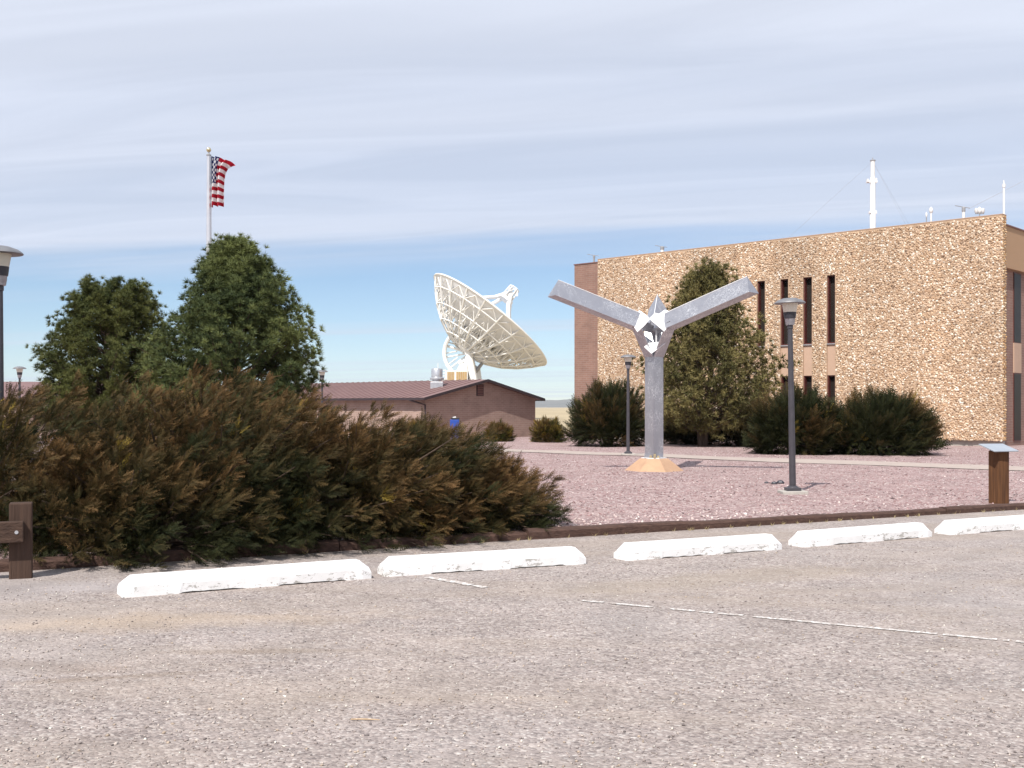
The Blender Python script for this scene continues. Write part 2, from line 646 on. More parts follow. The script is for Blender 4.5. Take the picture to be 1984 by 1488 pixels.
M['whiteshell'] = pm('white_reflector', (0.77, 0.78, 0.81), (0.70, 0.71, 0.74), 0.35, 0.6)
M['louvre'] = pm('tan_louvre', (0.48, 0.33, 0.16), (0.40, 0.27, 0.13), 2, 0.7)
M['roof'] = pm('red_brown_roof', (0.215, 0.128, 0.118), (0.18, 0.105, 0.10), 0.9, 0.6, 0, 0.2, 9)
M['trim'] = pm('dark_trim', (0.05, 0.035, 0.04), (0.035, 0.026, 0.03), 4, 0.6)
M['galv'] = pm('galvanised', (0.62, 0.63, 0.65), (0.5, 0.51, 0.53), 6, 0.35, 0.7)
M['grey'] = pm('instrument_grey', (0.35, 0.35, 0.36), (0.28, 0.28, 0.29), 6, 0.5, 0.2)
M['wire'] = pm('wire', (0.40, 0.40, 0.42), None, 4, 0.5)
M['blue'] = pm('blue_plastic', (0.03, 0.085, 0.40), (0.022, 0.065, 0.30), 5, 0.4)
M['black'] = pm('black_plastic', (0.02, 0.02, 0.025), None, 5, 0.5)
M['juniper'] = attr_mat('juniper_foliage', 0.7, 0.22, 0.15)
M['pine'] = attr_mat('pine_needles', 0.6, 0.18, 0.2)
M['bark'] = pm('bark', (0.12, 0.085, 0.065), (0.07, 0.05, 0.04), 6, 0.9, 0, 0.9, 14, 0.03, 0.1, (1, 1, 0.25))
M['dry'] = attr_mat('dry_grass', 0.8, 0.3, 0.1)
M['dry_twig'] = pm('dry_twig', (0.50, 0.37, 0.24), (0.40, 0.28, 0.17), 30, 0.9)
M['litter'] = pm('bark_litter', (0.24, 0.18, 0.14), (0.17, 0.125, 0.10), 3, 0.95, 0, 0.6, 30)

# ================================================================== ground
KD = unit((0.8885, 0.4588, 0))           # direction of the kerb (photo left to right)
KN = np.array([-KD[1], KD[0], 0])        # pointing away from the car park
K0 = np.array([-4.87, 11.37, 0])         # a point on the kerb's lot-side foot


def kerb_y(x):
    return K0[1] + (x - K0[0]) * KD[1] / KD[0]


# one great sheet to the horizon
xs = np.concatenate([-np.geomspace(14000, 60, 16), np.linspace(-50, 50, 21), np.geomspace(60, 14000, 16)])
ys = np.concatenate([np.linspace(-60, 130, 39), np.geomspace(150, 14000, 24)])
V = [(x, y, G(y) - 0.06) for y in ys for x in xs]
nx = len(xs)
Fq = [(j * nx + i, j * nx + i + 1, (j + 1) * nx + i + 1, (j + 1) * nx + i) for j in range(len(ys) - 1) for i in range(nx - 1)]
g = MB().add(V, Fq).build('ground', M['ground'])
tag(g, kind='structure')

# car park: everything on this side of the kerb
m = MB()
xa, xb = -45.0, 45.0
nx_, ny_ = 46, 30
rows = []
for j in range(ny_ + 1):
    t = j / ny_
    for i in range(nx_ + 1):
        x = xa + (xb - xa) * i / nx_
        ytop = kerb_y(x) + 0.08
        y = -14 + (ytop + 14) * t
        rows.append((x, y, 0.0))
fq = [(j * (nx_ + 1) + i, j * (nx_ + 1) + i + 1, (j + 1) * (nx_ + 1) + i + 1, (j + 1) * (nx_ + 1) + i) for j in range(ny_) for i in range(nx_)]
lot = MB().add(rows, fq).build('parking_lot', M['lot'])
tag(lot, kind='structure')

# gravel bed beyond the kerb, gently mounded just behind it
rows = []
nj, ni = 60, 90
for j in range(nj + 1):
    t = (j / nj) ** 1.6
    for i in range(ni + 1):
        x = -50 + 100 * i / ni
        y0 = kerb_y(x) + 0.14
        y1 = max(92.0, y0 + 10)
        y = y0 + (y1 - y0) * t
        z = G(y) + 0.012 + 0.035 * mnoise.noise(Vector((x * 0.35, y * 0.35, 0.3))) + 0.035
        rows.append((x, y, z))
fq = [(j * (ni + 1) + i, j * (ni + 1) + i + 1, (j + 1) * (ni + 1) + i + 1, (j + 1) * (ni + 1) + i) for j in range(nj) for i in range(ni)]
bed = MB().add(rows, fq).build('gravel_bed', M['bed'], smooth=True)
tag(bed, kind='structure')


def GB(x, y):
    return G(y) + 0.047 + 0.035 * mnoise.noise(Vector((x * 0.35, y * 0.35, 0.3)))


# concrete walk in front of the planting, parallel to the big building
BU = unit((-17.75, 16.2, 0))             # along the front, receding to the left
BN = np.array([-BU[1], BU[0], 0]) * 1.0  # outward normal of the front
if BN[1] > 0:
    BN = -BN
BW = -BN
a = gp_bed(960, 874)
b_ = gp_bed(2080, 916)
pd = unit(b_ - a)
pn = np.array([-pd[1], pd[0], 0])
a = a - pd * 30
L = np.linalg.norm(b_ - a) + 12
m = MB()
pv, pf = [], []
nseg = 60
for i in range(nseg + 1):
    for k, w in enumerate((-1.15, 1.15)):
        p = a + pd * (L * i / nseg) + pn * w
        pv.append((p[0], p[1], GB(p[0], p[1]) + 0.018))
for i in range(nseg):
    pf.append((2 * i, 2 * i + 1, 2 * i + 3, 2 * i + 2))
path = MB().add(pv, pf).build('footpath', M['path'])
tag(path, kind='structure')

# hills on the skyline
hv, hf = [], []
nh = 260
for i in range(nh + 1):
    ang = R(-75 + 150 * i / nh)
    d = 12500.0
    x, y = d * math.sin(ang), d * math.cos(ang)
    h = 95 + 120 * (mnoise.noise(Vector((i * 0.045, 2.2, 0))) * 0.6 + 0.22 * mnoise.noise(Vector((i * 0.19, 7.1, 0))) + 0.08 * mnoise.noise(Vector((i * 0.6, 1.1, 0))))
    h = max(h, 25)
    for (s, zf) in ((0.90, 0.0), (0.93, 0.22), (0.96, 0.55), (0.985, 0.85), (1.0, 1.0), (1.02, 0.9), (1.06, 0.0)):
        hv.append((x * s, y * s, -2 + h * zf * (1 + 0.12 * mnoise.noise(Vector((i * 0.5, s * 30, 4))))))
for i in range(nh):
    for k in range(6):
        hf.append((i * 7 + k, i * 7 + k + 1, (i + 1) * 7 + k + 1, (i + 1) * 7 + k))
hills = MB().add(hv, hf).build('hills', M['hill'], smooth=True)
tag(hills, kind='structure')

# ------------------------------------------------------------------ loose stones
OCT = np.array([(1, 0, 0), (-1, 0, 0), (0, 1, 0), (0, -1, 0), (0, 0, 1), (0, 0, -1)], float)
OCF = np.array([(0, 2, 4), (2, 1, 4), (1, 3, 4), (3, 0, 4), (2, 0, 5), (1, 2, 5), (3, 1, 5), (0, 3, 5)])


def stones(name, P, size, cols, mat, parent=None, flat=0.6):
    n = len(P)
    V = OCT[None] * (0.75 + 0.5 * rng.random((n, 6, 1)))
    th = rng.random(n) * 2 * np.pi
    sx = size * (0.7 + 0.7 * rng.random(n))
    sy = size * (0.6 + 0.5 * rng.random(n))
    sz = size * flat * (0.6 + 0.6 * rng.random(n))
    V = V * np.stack([sx, sy, sz], 1)[:, None, :]
    tl = (rng.random((n, 2)) - 0.5) * 0.9
    V[:, :, 2] += V[:, :, 0] * tl[:, :1] + V[:, :, 1] * tl[:, 1:]
    c, s = np.cos(th)[:, None], np.sin(th)[:, None]
    X = V[:, :, 0] * c - V[:, :, 1] * s
    Y = V[:, :, 0] * s + V[:, :, 1] * c
    V = np.stack([X, Y, V[:, :, 2]], 2) + P[:, None, :]
    Fc = OCF[None] + (np.arange(n) * 6)[:, None, None]
    C = np.repeat(cols, 6, 0)
    return np_mesh(name, V.reshape(-1, 3), Fc.reshape(-1, 3), mat, parent, C)


def pick(pal, n, jit=0.12):
    pal = np.array(pal, float)
    w = pal[:, 3] / pal[:, 3].sum()
    c = pal[rng.choice(len(pal), n, p=w), :3]
    return np.clip(c * (1 + jit * rng.standard_normal((n, 1))), 0.01, 0.9)


# car-park chippings
n = 16000
Z = 4.6 + 9.0 * rng.random(n) ** 1.5
X = (rng.random(n) - 0.5) * 2 * (0.5 * Z + 0.6)
keep = Z < np.array([kerb_y(x) for x in X]) - 0.1
P = np.stack([X, Z, np.full(n, 0.003)], 1)[keep]
sz = 0.004 + 0.009 * rng.random(len(P)) ** 3
lc = stones('loose_chippings', P, sz, pick([(0.30, 0.25, 0.23, 3), (0.44, 0.38, 0.34, 3), (0.60, 0.56, 0.50, 1.0), (0.16, 0.135, 0.13, 0.8), (0.40, 0.32, 0.25, 1)], len(P)), M['pebbles'])
tag(lc, 'loose grey and tan stone chippings strewn over the car park', 'gravel', kind='stuff')
# pink rock of the bed
n = 27000
Z = 12.0 + 38.0 * rng.random(n) ** 1.7
X = -3.0 + (Z * 0.5 + 4.5) * rng.random(n)
ky = np.array([kerb_y(x) for x in X])
keep = Z > ky + 0.25
X, Z = X[keep], Z[keep]
zb = np.array([GB(x, y) for x, y in zip(X, Z)]) + 0.004
P = np.stack([X, Z, zb], 1)
cc = pick([(0.33, 0.215, 0.21, 4), (0.42, 0.30, 0.29, 4), (0.26, 0.16, 0.155, 2), (0.62, 0.54, 0.51, 1.2), (0.11, 0.08, 0.08, 1.2)], len(P))
# a band of paler, coarser rock just behind the kerb
near = (Z - np.array([kerb_y(x) for x in X]) < 2.4) & (rng.random(len(P)) < 0.55) & (X < 4.5)
cc[near] = pick([(0.56, 0.46, 0.43, 2), (0.47, 0.36, 0.345, 3), (0.66, 0.59, 0.55, 1)], int(near.sum()))
sz = 0.011 + 0.020 * rng.random(len(P)) ** 2
sz[near] *= 1.25
lr = stones('crushed_rock', P, sz, cc, M['pebbles'])
tag(lr, 'loose pink and white crushed rock covering the planting bed', 'gravel', kind='stuff')

# ================================================================== kerb of timbers
kroot = thing('kerb', K0, None, None)
tag(kroot, kind='structure')
s = -6.5
k = 0
while s < 17:
    Lk = 2.43
    dz = (0.0, 0.012, -0.008, 0.006, -0.012, 0.015, 0.0, -0.006, 0.01, 0.0)[k % 10]
    dn = (0.0, 0.01, -0.012, 0.006, 0.016, -0.01, 0.0, 0.01, -0.005, 0.0)[k % 10]
    bm_ = MB()
    nsg = 10
    ax = KD
    pts = []
    w0, w1 = 0.0 + dn, 0.17 + dn
    prof = [(w0, -0.04), (w0 - 0.004, 0.085), (w0 + 0.018, 0.112), (w1 - 0.02, 0.115), (w1, 0.10), (w1, -0.04)]
    for i in range(nsg + 1):
        c0 = K0 + KD * (s + Lk * i / nsg)
        for q, (wn_, z) in enumerate(prof):
            jx = 0.008 * mnoise.noise(Vector((i * 0.7 + k * 9, q * 3.1, 0.5)))
            jz = 0.010 * mnoise.noise(Vector((i * 0.6 + k * 5, q * 1.7, 8.5)))
            pts.append(c0 + KN * (wn_ + jx) + np.array([0, 0, z + dz + jz + min(0, G(c0[1]))]))
    q = len(prof)
    fs = []
    for i in range(nsg):
        for j in range(q):
            j2 = (j + 1) % q
            fs.append((i * q + j, i * q + j2, (i + 1) * q + j2, (i + 1) * q + j))
    fs.append(tuple(range(q))[::-1])
    fs.append(tuple(nsg * q + j for j in range(q)))
    o = bm_.add(pts, fs).build('timber', M['timber'], kroot)
    s += Lk + 0.012
    k += 1
# timber grain runs along the timber: object axes are world axes, so turn the mapping
for nd in M['timber'].node_tree.nodes:
    if nd.type == 'MAPPING':
        nd.inputs['Rotation'].default_value = (0, 0, -math.atan2(KD[1], KD[0]))

# dry weeds along the kerb foot
TV, TF, TC = [], [], []
for i in range(80):
    s = random.uniform(-1.5, 15)
    c0 = K0 + KD * s - KN * random.uniform(0.01, 0.07)
    if random.random() < 0.25:
        c0 = c0 + KN * 0.24
    for q in range(random.randint(4, 10)):
        an = random.uniform(0, 6.28)
        h = random.uniform(0.02, 0.06)
        r_ = random.uniform(0.01, 0.07)
        d = np.array([math.cos(an), math.sin(an), 0])
        sd = np.array([-d[1], d[0], 0]) * 0.004
        p0 = c0 + d * 0.01 + np.array([0, 0, 0.0])
        b0 = len(TV)
        TV += [p0 - sd, p0 + sd, p0 + d * r_ + np.array([0, 0, h])]
        TF.append((b0, b0 + 1, b0 + 2))
        TC += [(0.52, 0.43, 0.24)] * 3
wd = np_mesh('dry_grass', np.array(TV), TF, M['dry'], None, np.array(TC))
tag(wd, 'thin dry straw weeds growing along the foot of the timber kerb', 'grass', kind='stuff')

# ================================================================== painted lines
def line_strip(pa, pb, w, gaps, seed):
    rr = random.Random(seed)
    d = unit(pb - pa)
    nrm = np.array([-d[1], d[0], 0])
    Lg = np.linalg.norm(pb - pa)
    segs = int(Lg / 0.04)
    mb = MB()
    for i in range(segs):
        t0, t1 = i / segs, (i + 1) / segs
        tm = (t0 + t1) / 2
        if any(g0 <= tm <= g1 for g0, g1 in gaps):
            continue
        if rr.random() < 0.07:
            continue
        p0, p1 = pa + d * Lg * t0, pa + d * Lg * t1
        e0 = w / 2 * (1 + 0.35 * mnoise.noise(Vector((i * 0.31, seed, 0))))
        e1 = w / 2 * (1 + 0.35 * mnoise.noise(Vector((i * 0.31, seed, 5))))
        z = np.array([0, 0, 0.005])
        mb.add([p0 - nrm * e0 + z, p0 + nrm * e1 + z, p1 + nrm * e1 + z, p1 - nrm * e0 + z], [(0, 1, 2, 3)])
    o = mb.build('painted_line', M['line'], lot, fixn=False)
    tag(o, None)
    return o


line_strip(gp_lot(1128, 1164), gp_lot(2250, 1270), 0.06, [(0.155, 0.185), (0.33, 0.345)], 3)
line_strip(gp_lot(828, 1119), gp_lot(942, 1139), 0.085, [], 8)

# ================================================================== wheel stops
def stop_mesh(seed):
    Ls, nseg = 2.36, 72
    mb = MB()
    # section, x across (0 = front towards the lot) and height
    prof = [(0.0, 0.0), (0.0, 0.090), (0.010, 0.104), (0.070, 0.160), (0.080, 0.165), (0.170, 0.165), (0.180, 0.160), (0.240, 0.104), (0.25, 0.090), (0.25, 0.0)]
    q = len(prof)
    pts = []
    for i in range(nseg + 1):
        t = i / nseg
        x = t * Ls
        endf = min(x, Ls - x)
        taper = min(1.0, 0.58 + endf / 0.10 * 0.42)
        for j, (yy, zz_) in enumerate(prof):
            jj = 0.0025 * mnoise.noise(Vector((x * 6, j * 1.3, seed * 7.7)))
            yc = 0.125 + (yy - 0.125) * (0.70 + 0.30 * taper) + jj
            zc_ = zz_ * taper + 0.5 * jj * (zz_ > 0)
            # drainage slots under the front
            if j in (0,) and (0.22 < t < 0.46 or 0.60 < t < 0.88):
                zc_ += 0.009 + 0.008 * mnoise.noise(Vector((x * 9, 3.3, seed)))
                yc += 0.004
            if j == q - 1 and (0.22 < t < 0.46 or 0.60 < t < 0.88):
                zc_ += 0.012
            pts.append((x, yc, zc_))
    fs = []
    for i in range(nseg):
        for j in range(q):
            j2 = (j + 1) % q
            fs.append((i * q + j, (i + 1) * q + j, (i + 1) * q + j2, i * q + j2))
    fs.append(tuple(range(q)))
    fs.append(tuple(nseg * q + j for j in range(q))[::-1])
    mb.add(pts, fs)
    return mb


stop_px = [((237, 1159), (721, 1121)), ((747, 1118), (1137, 1093)), ((1214, 1087), (1517, 1065)), ((1558, 1061), (1808, 1040)), ((1842, 1037), (2090, 1018))]
stop_lab = [
    'chipped white concrete wheel stop at the end beside the brown timber post',
    'white concrete wheel stop second from the brown timber post, short painted line before it',
    'white concrete wheel stop third from the brown timber post, below the pale rocks',
    'white concrete wheel stop fourth from the brown timber post, facing the bronze lamp post',
    'white concrete wheel stop in front of the slanted sign on a wooden post']
for i, (pa, pb) in enumerate(stop_px):
    A, B = gp_lot(*pa), gp_lot(*pb)
    d = unit(B - A)
    Ls = np.linalg.norm(B - A)
    o = stop_mesh(i + 1).build('wheel_stop', M['stop'], smooth=False)
    o.location = tuple(A)
    o.rotation_euler = (0, 0, math.atan2(d[1], d[0]))
    o.scale = (Ls / 2.36, 1.12, 1.05)
    tag(o, stop_lab[i], 'wheel stop', 'white wheel stops along the kerb')

# ================================================================== timber barrier at the left
pb_ = gp_lot(31, 1122)
fr = thing('timber_barrier', pb_, 'dark brown square timber post with a thick rail bolted to it', 'fence')
pxx = unit((0.93, 0.36, 0))
pyy = np.array([-pxx[1], pxx[0], 0])
zz3 = np.array([0, 0, 1.0])
MB().box(pb_ + np.array([0, 0.11, 0.345]), 0.205, 0.205, 0.76, (pxx, pyy, zz3)).build('post', M['post'], fr, bevel=0.012)
MB().box(pb_ + np.array([0, 0.11, 0]) - pxx * 1.22 - pyy * 0.16 + np.array([0, 0, 0.46]), 2.5, 0.11, 0.20, (pxx, pyy, zz3)).build('rail', M['rail'], fr, bevel=0.01)
MB().tube([pb_ + np.array([0, 0.11, 0]) - pxx * 0.03 - pyy * 0.222 + np.array([0, 0, 0.46]), pb_ + np.array([0, 0.11, 0]) - pxx * 0.03 - pyy * 0.205 + np.array([0, 0, 0.46])], 0.018, 8).build('bolt', M['galv'], fr)
MB().box(pb_ + np.array([0, 0.11, 0.345]) - pxx * 2.35, 0.205, 0.205, 0.76, (pxx, pyy, zz3)).build('post', M['post'], fr, bevel=0.012)

# ================================================================== interpretive sign
sp_ = gp_bed(1940, 981)
sp_[2] = GB(sp_[0], sp_[1])
sg = thing('information_sign', sp_, 'slanted grey metal plate on a stout brown wooden post behind the kerb', 'sign')
MB().box(sp_ + np.array([0, 0.1, 0.42]), 0.235, 0.235, 0.96, (pxx, pyy, zz3)).build('post', M['signpost'], sg, bevel=0.012)
tl = R(16)
ax0 = unit((0.95, 0.30, 0))
ax1 = np.array([-ax0[1], ax0[0], 0]) * math.cos(tl) + zz3 * math.sin(tl)
ax2 = np.cross(ax0, ax1)
pl = MB().box(sp_ + np.array([-0.02, 0.06, 0.955]), 0.50, 0.40, 0.02, (ax0, ax1, ax2)).build('panel', M['panel'], sg, bevel=0.004)
MB().box(sp_ + np.array([0, 0.1, 0.915]), 0.2, 0.2, 0.045, (pxx, pyy, zz3)).build('bracket', M['trim'], sg)

# small dark rocks and a twig
for (px, py, r_, lab) in ((1485, 942, 0.035, 'smallest of three dark rocks lying in pink gravel beside the lamp post'),
                          (1500, 944, 0.05, 'flat dark rock in the middle of three on pink gravel by the lamp post'),
                          (1512, 943, 0.065, 'largest of three dark rocks lying in pink gravel beside the lamp post')):
    p = gp_bed(px, py)
    p[2] = GB(p[0], p[1])
    mb = MB()
    mb.lathe([(r_ * 0.9, -0.02), (r_ * 1.15, r_ * 0.4), (r_ * 0.8, r_ * 0.95), (r_ * 0.3, r_ * 1.15)], 7)
    mb.v = [(a * (1 + 0.25 * mnoise.noise(Vector((a * 40 + px, b * 40, c * 40)))) * 1.25, b, c) for a, b, c in mb.v]
    o = mb.build('rock', M['band'])
    o.location = tuple(p)
    tag(o, lab, 'rock', 'dark rocks by the lamp post')
p = gp_lot(707, 1397)
tw = MB().tube([p + np.array([-0.075, 0.004, 0.008]), p + np.array([-0.02, -0.002, 0.011]), p + np.array([0.03, 0.0, 0.009]), p + np.array([0.08, -0.006, 0.008])], [0.0035, 0.0045, 0.004, 0.002], 6).build('twig', M['dry_twig'])
tag(tw, 'dry pale twig lying on the bare car park surface', 'twig')

# ================================================================== lamp posts
def make_lamp(loc, label):
    t = thing('lamp_post', loc, label, 'lamp post', 'lamp posts round the grounds')
    H = 3.75
    o = np.array(loc, float)
    MB().box(o + np.array([0, 0, 0.0]), 0.48, 0.48, 0.12).build('footing', M['footing'], t, bevel=0.012)
    b = MB().box(o + np.array([0, 0, 0.09]), 0.27, 0.27, 0.06)
    b.lathe([(0.125, 0.105), (0.115, 0.125), (0.075, 0.155)], 20, o).build('base_plate', M['pole'], t, bevel=0.006)
    MB().lathe([(0.064, 0.13), (0.060, 1.2), (0.052, 2.4), (0.046, 3.16), (0.056, 3.165), (0.056, 3.235)], 20, o).build('pole', M['pole'], t, smooth=True)
    MB().lathe([(0.05, 3.22), (0.082, 3.235), (0.088, 3.28), (0.092, 3.29), (0.095, 3.345), (0.100, 3.36)], 24, o).build('fitter', M['fitter'], t, smooth=True)
    MB().lathe([(0.100, 3.355), (0.108, 3.36), (0.122, 3.475), (0.118, 3.48)], 24, o).build('band', M['band'], t, smooth=True)
    MB().lathe([(0.116, 3.472), (0.122, 3.485), (0.150, 3.64), (0.152, 3.652)], 28, o).build('globe', M['globe'], t, smooth=True)
    MB().lathe([(0.15, 3.645), (0.285, 3.640), (0.297, 3.648), (0.292, 3.662), (0.235, 3.705), (0.13, 3.742), (0.03, 3.752), (0.001, 3.753)], 36, o).build('cap', M['cap'], t, smooth=True)
    return t


l1 = gp_bed(1536, 961)
l1[2] = GB(l1[0], l1[1])
lamp0 = make_lamp(l1, 'dark lamp post on a concrete pad in the pink gravel before the windows')
lamp0.rotation_euler = (0, R(-0.9), 0)
lam = [
    (gp_bed(1217, 885), 0.985, 'dark lamp post standing on the walk beside the silver three-armed sculpture'),
    (np.array([XofP(-1.5, 14.6), 14.6, GB(-6.6, 14.6)]), 0.99, 'lamp post rising out of the wide juniper at the picture edge, big pale globe'),
    (np.array([XofP(38, 51.5), 51.5, GB(-22, 51.5)]), 0.985, 'distant lamp post left of the pines before a brown roof'),
    (np.array([XofP(624, 55.5), 55.5, GB(-9, 55.5)]), 0.985, 'distant lamp post between the pines and the gabled brick building'),
]
for p, s, lab in lam:
    o = copy_tree(lamp0)
    p[2] = GB(p[0], p[1])
    o.location = tuple(p)
    o.rotation_euler = (0, 0, 0)
    o.scale = (s, s, s)
    o['label'] = lab

# ================================================================== sculpture
sc = gp_bed(1267, 917)
sc[1] += 0.45
sc[0] = XofP(1267, sc[1])
sc[2] = GB(sc[0], sc[1]) - 0.02
SS = sc[1] / F                      # metres per photo pixel there
root = thing('three_armed_sculpture', sc, 'silver aluminium sculpture with three sloping arms on a triangular column', 'sculpture')
yaw = R(-9.5)


def rz(v, a):
    return np.array([v[0] * math.cos(a) - v[1] * math.sin(a), v[0] * math.sin(a) + v[1] * math.cos(a), v[2]])


def hz(py):                          # height over the sculpture's foot
    return (EYE + (HY - py) / F * sc[1]) - sc[2]


zn = hz(640)
node = sc + np.array([-0.01, 0, zn])
# plinth: truncated pyramid with cut corners
mb = MB()


def hexring(r, cut, z):
    pts = []
    for k_ in range(3):
        a_ = R(-90 + 120 * k_) + yaw
        e = np.array([math.cos(a_), math.sin(a_), 0])
        tq = np.array([-e[1], e[0], 0])
        pts += [sc + e * r - tq * cut + zz3 * z, sc + e * r + tq * cut + zz3 * z]
    return pts


zt = hz(888)
mb.add(hexring(0.78, 0.36, -0.03) + hexring(0.34, 0.16, zt), [(5, 4, 3, 2, 1, 0), (6, 7, 8, 9, 10, 11)] + [(i, (i + 1) % 6, 6 + (i + 1) % 6, 6 + i) for i in range(6)])
mb.build('plinth', M['plinth'], root, bevel=0.012)
MB().prism(hexring(0.31, 0.15, zt + 0.001), (0, 0, 0.022)).build('base_plate', M['alu_bright'], root)
# triangular column, one edge towards the viewer, foot notched
rc = 0.285


def tri(c, ax_, r, up):
    """triangle about axis ax_; first vertex towards 'up'"""
    ax_ = unit(ax_)
    u = unit(up - np.dot(up, ax_) * ax_)
    v = np.cross(ax_, u)
    return [c + r * (math.cos(a_) * u + math.sin(a_) * v) for a_ in (0, 2 * math.pi / 3, 4 * math.pi / 3)]


edge_dir = rz(np.array([-0.16, -1, 0]), 0)
zc_top = hz(690)
c0 = tri(sc + zz3 * (zt + 0.03), zz3, rc, edge_dir)
MB().prism(c0, zz3 * (zc_top - zt - 0.03)).build('column', M['alu'], root)
# little bracket pieces seen in the notch at the foot
for (dx, hh) in ((-0.10, 0.07), (0.0, 0.11), (0.10, 0.06)):
    MB().box(sc + np.array([dx - 0.02, -rc - 0.02 + abs(dx) * 0.5, zt + 0.022 + hh / 2]), 0.06, 0.05, hh).build('foot_bracket', M['brass'], root, bevel=0.006)
mb = MB()
w = 0.2
f0 = sc + np.array([-0.03, -rc - 0.045, zt + 0.023])
for sgn in (-1, 1):
    mb.prism([f0 + np.array([sgn * 0.03, 0, 0.13]), f0 + np.array([sgn * 0.26, 0.16, 0.0]), f0 + np.array([sgn * 0.235, 0.16, 0.12])], (0, 0.012, 0))
mb.build('foot_plate', M['alu'], root)
# arms: triangular tubes, edge uppermost
EL = R(18.3)
arms = []
for k_, az in enumerate((210, 330, 90)):
    a_ = R(az) + yaw
    d = np.array([math.cos(a_) * math.cos(EL), math.sin(a_) * math.cos(EL), math.sin(EL)])
    arms.append(d)
    ra = 0.305
    pbase = node + d * 0.46
    Larm = 3.08 - 0.46
    T = tri(pbase, d, ra, zz3)
    # ends are cut square to the axis; ridge a bit longer
    mbx = MB()
    E = [p + d * Larm for p in T]
    E[0] = E[0] - d * 0.05
    mbx.add(T + E, [(0, 2, 1), (3, 4, 5), (0, 1, 4, 3), (1, 2, 5, 4), (2, 0, 3, 5)])
    o = mbx.build('arm', M['alu'], root)
    # raised seam along the ridge
    MB().tube([T[0] + zz3 * 0.004, E[0] + zz3 * 0.004], 0.011, 6).build('seam', M['alu_bright'], o)
# hub joining the arm roots to the column top, open towards the viewer and the two other sides
rh = 0.36
roots = [tri(node + d * 0.48, d, 0.305, zz3) for d in arms]
colr_ = tri(sc + zz3 * (zc_top - 0.01), zz3, rc, edge_dir)
ctr = node + np.array([0, 0, -0.02])
for k_ in range(3):
    d = arms[k_]
    T = roots[k_]
    # collar under each arm: sloping sheet from the arm's lower edges to the column
    foot = sc + zz3 * (zc_top - 0.02)
    pd_ = unit(np.array([d[0], d[1], 0]))
    sd = np.array([-pd_[1], pd_[0], 0])
    q = [T[1] * 0.98 + node * 0.02, T[2] * 0.98 + node * 0.02, foot + pd_ * 0.16 + sd * -0.25, foot + pd_ * 0.16 + sd * 0.25]
    if np.dot(q[0] - q[1], sd) > 0:
        q = [q[1], q[0], q[2], q[3]]
    MB().prism([q[0], q[1], q[3], q[2]], unit(np.cross(q[1] - q[0], q[2] - q[0])) * 0.02).build('collar', M['alu'], root)
    MB().tube([node + d * 0.05, node + d * 0.66], [0.12, 0.2], 3).build('core', M['alu'], root)
MB().prism(colr_, zz3 * 0.22).build('column_head', M['alu'], root)
MB().tube([node + np.array([0.06, -0.10, -0.34]), node + np.array([0.065, -0.10, 0.10])], 0.022, 8).build('rod', M['alu_bright'], root)


def at_s(px, py, dy):
    Zs = sc[1] + dy
    return np.array([XofP(px, Zs), Zs, EYE + (HY - py) / F * Zs])


# bright cut plates round the opening, each leaning back so that it faces up to the sun
def lip(poly, dy0=-0.62, name='lip_plate'):
    pts = []
    ymax = max(p[1] for p in poly)
    for (x, y) in poly:
        pts.append(at_s(x, y, dy0 + (ymax - y) * SS * 0.95))
    MB().prism(pts, (0.0, 0.02, -0.012)).build(name, M['alu_bright'], root)


lip([(1229, 634), (1231, 607), (1239, 601), (1252, 610), (1260, 618), (1247, 632), (1235, 643)])
lip([(1263, 622), (1258, 617), (1269, 606), (1277, 608), (1288, 600), (1295, 602), (1296, 630), (1287, 642)])
lip([(1262, 685), (1248, 672), (1257, 664), (1271, 663), (1288, 661), (1289, 665)], -0.46)

# ================================================================== foliage tools
def feather(npairs=8, sub=True, seed=1, width=0.042, subs=(0.35, 0.62), smin=0.16):
    """a flat feathery spray along +x, length 1"""
    rr = random.Random(seed)
    V, Fc, T = [], [], []

    def blade(p0, d, ln, w, t0, t1):
        p0 = np.array(p0, float)
        d = unit(d)
        sdv = unit(np.cross(d, np.array([0.1 * rr.uniform(-1, 1), 0.3 * rr.uniform(-1, 1), 1.0]))) * w / 2
        b = len(V)
        V.extend([p0 - sdv, p0 + sdv, p0 + d * ln])
        T.extend([t0, t0, t1])
        Fc.append((b, b + 1, b + 2))

    def axis(t):
        return np.array([t, 0.10 * t * t, -0.10 * t * t + 0.02])

    blade(axis(0), axis(0.55) - axis(0), 0.62, 0.03, 0, 0.6)
    blade(axis(0.5), axis(1.0) - axis(0.5), 0.55, 0.035, 0.5, 1.0)
    for i in range(npairs):
        t = 0.08 + 0.86 * i / (npairs - 1)
        for sg_ in (-1, 1):
            ln = (0.36 * (1 - t) ** 0.7 + 0.09) * rr.uniform(0.75, 1.2)
            an = R(38 + rr.uniform(-12, 12))
            d = np.array([math.cos(an), sg_ * math.sin(an), rr.uniform(-0.25, 0.35)])
            p = axis(t)
            blade(p, d, ln, width, t * 0.8, min(1, t + 0.25))
            if sub and ln > smin:
                dm = unit(d)
                for q in subs:
                    an2 = an * 0.15
                    d2 = np.array([math.cos(an2), sg_ * math.sin(an2) * -1, rr.uniform(-0.2, 0.4)])
                    blade(p + dm * ln * q, d2, ln * 0.5, width * 0.8, t * 0.8 + 0.15, min(1, t + 0.3))
    return np.array(V), np.array(Fc), np.array(T)


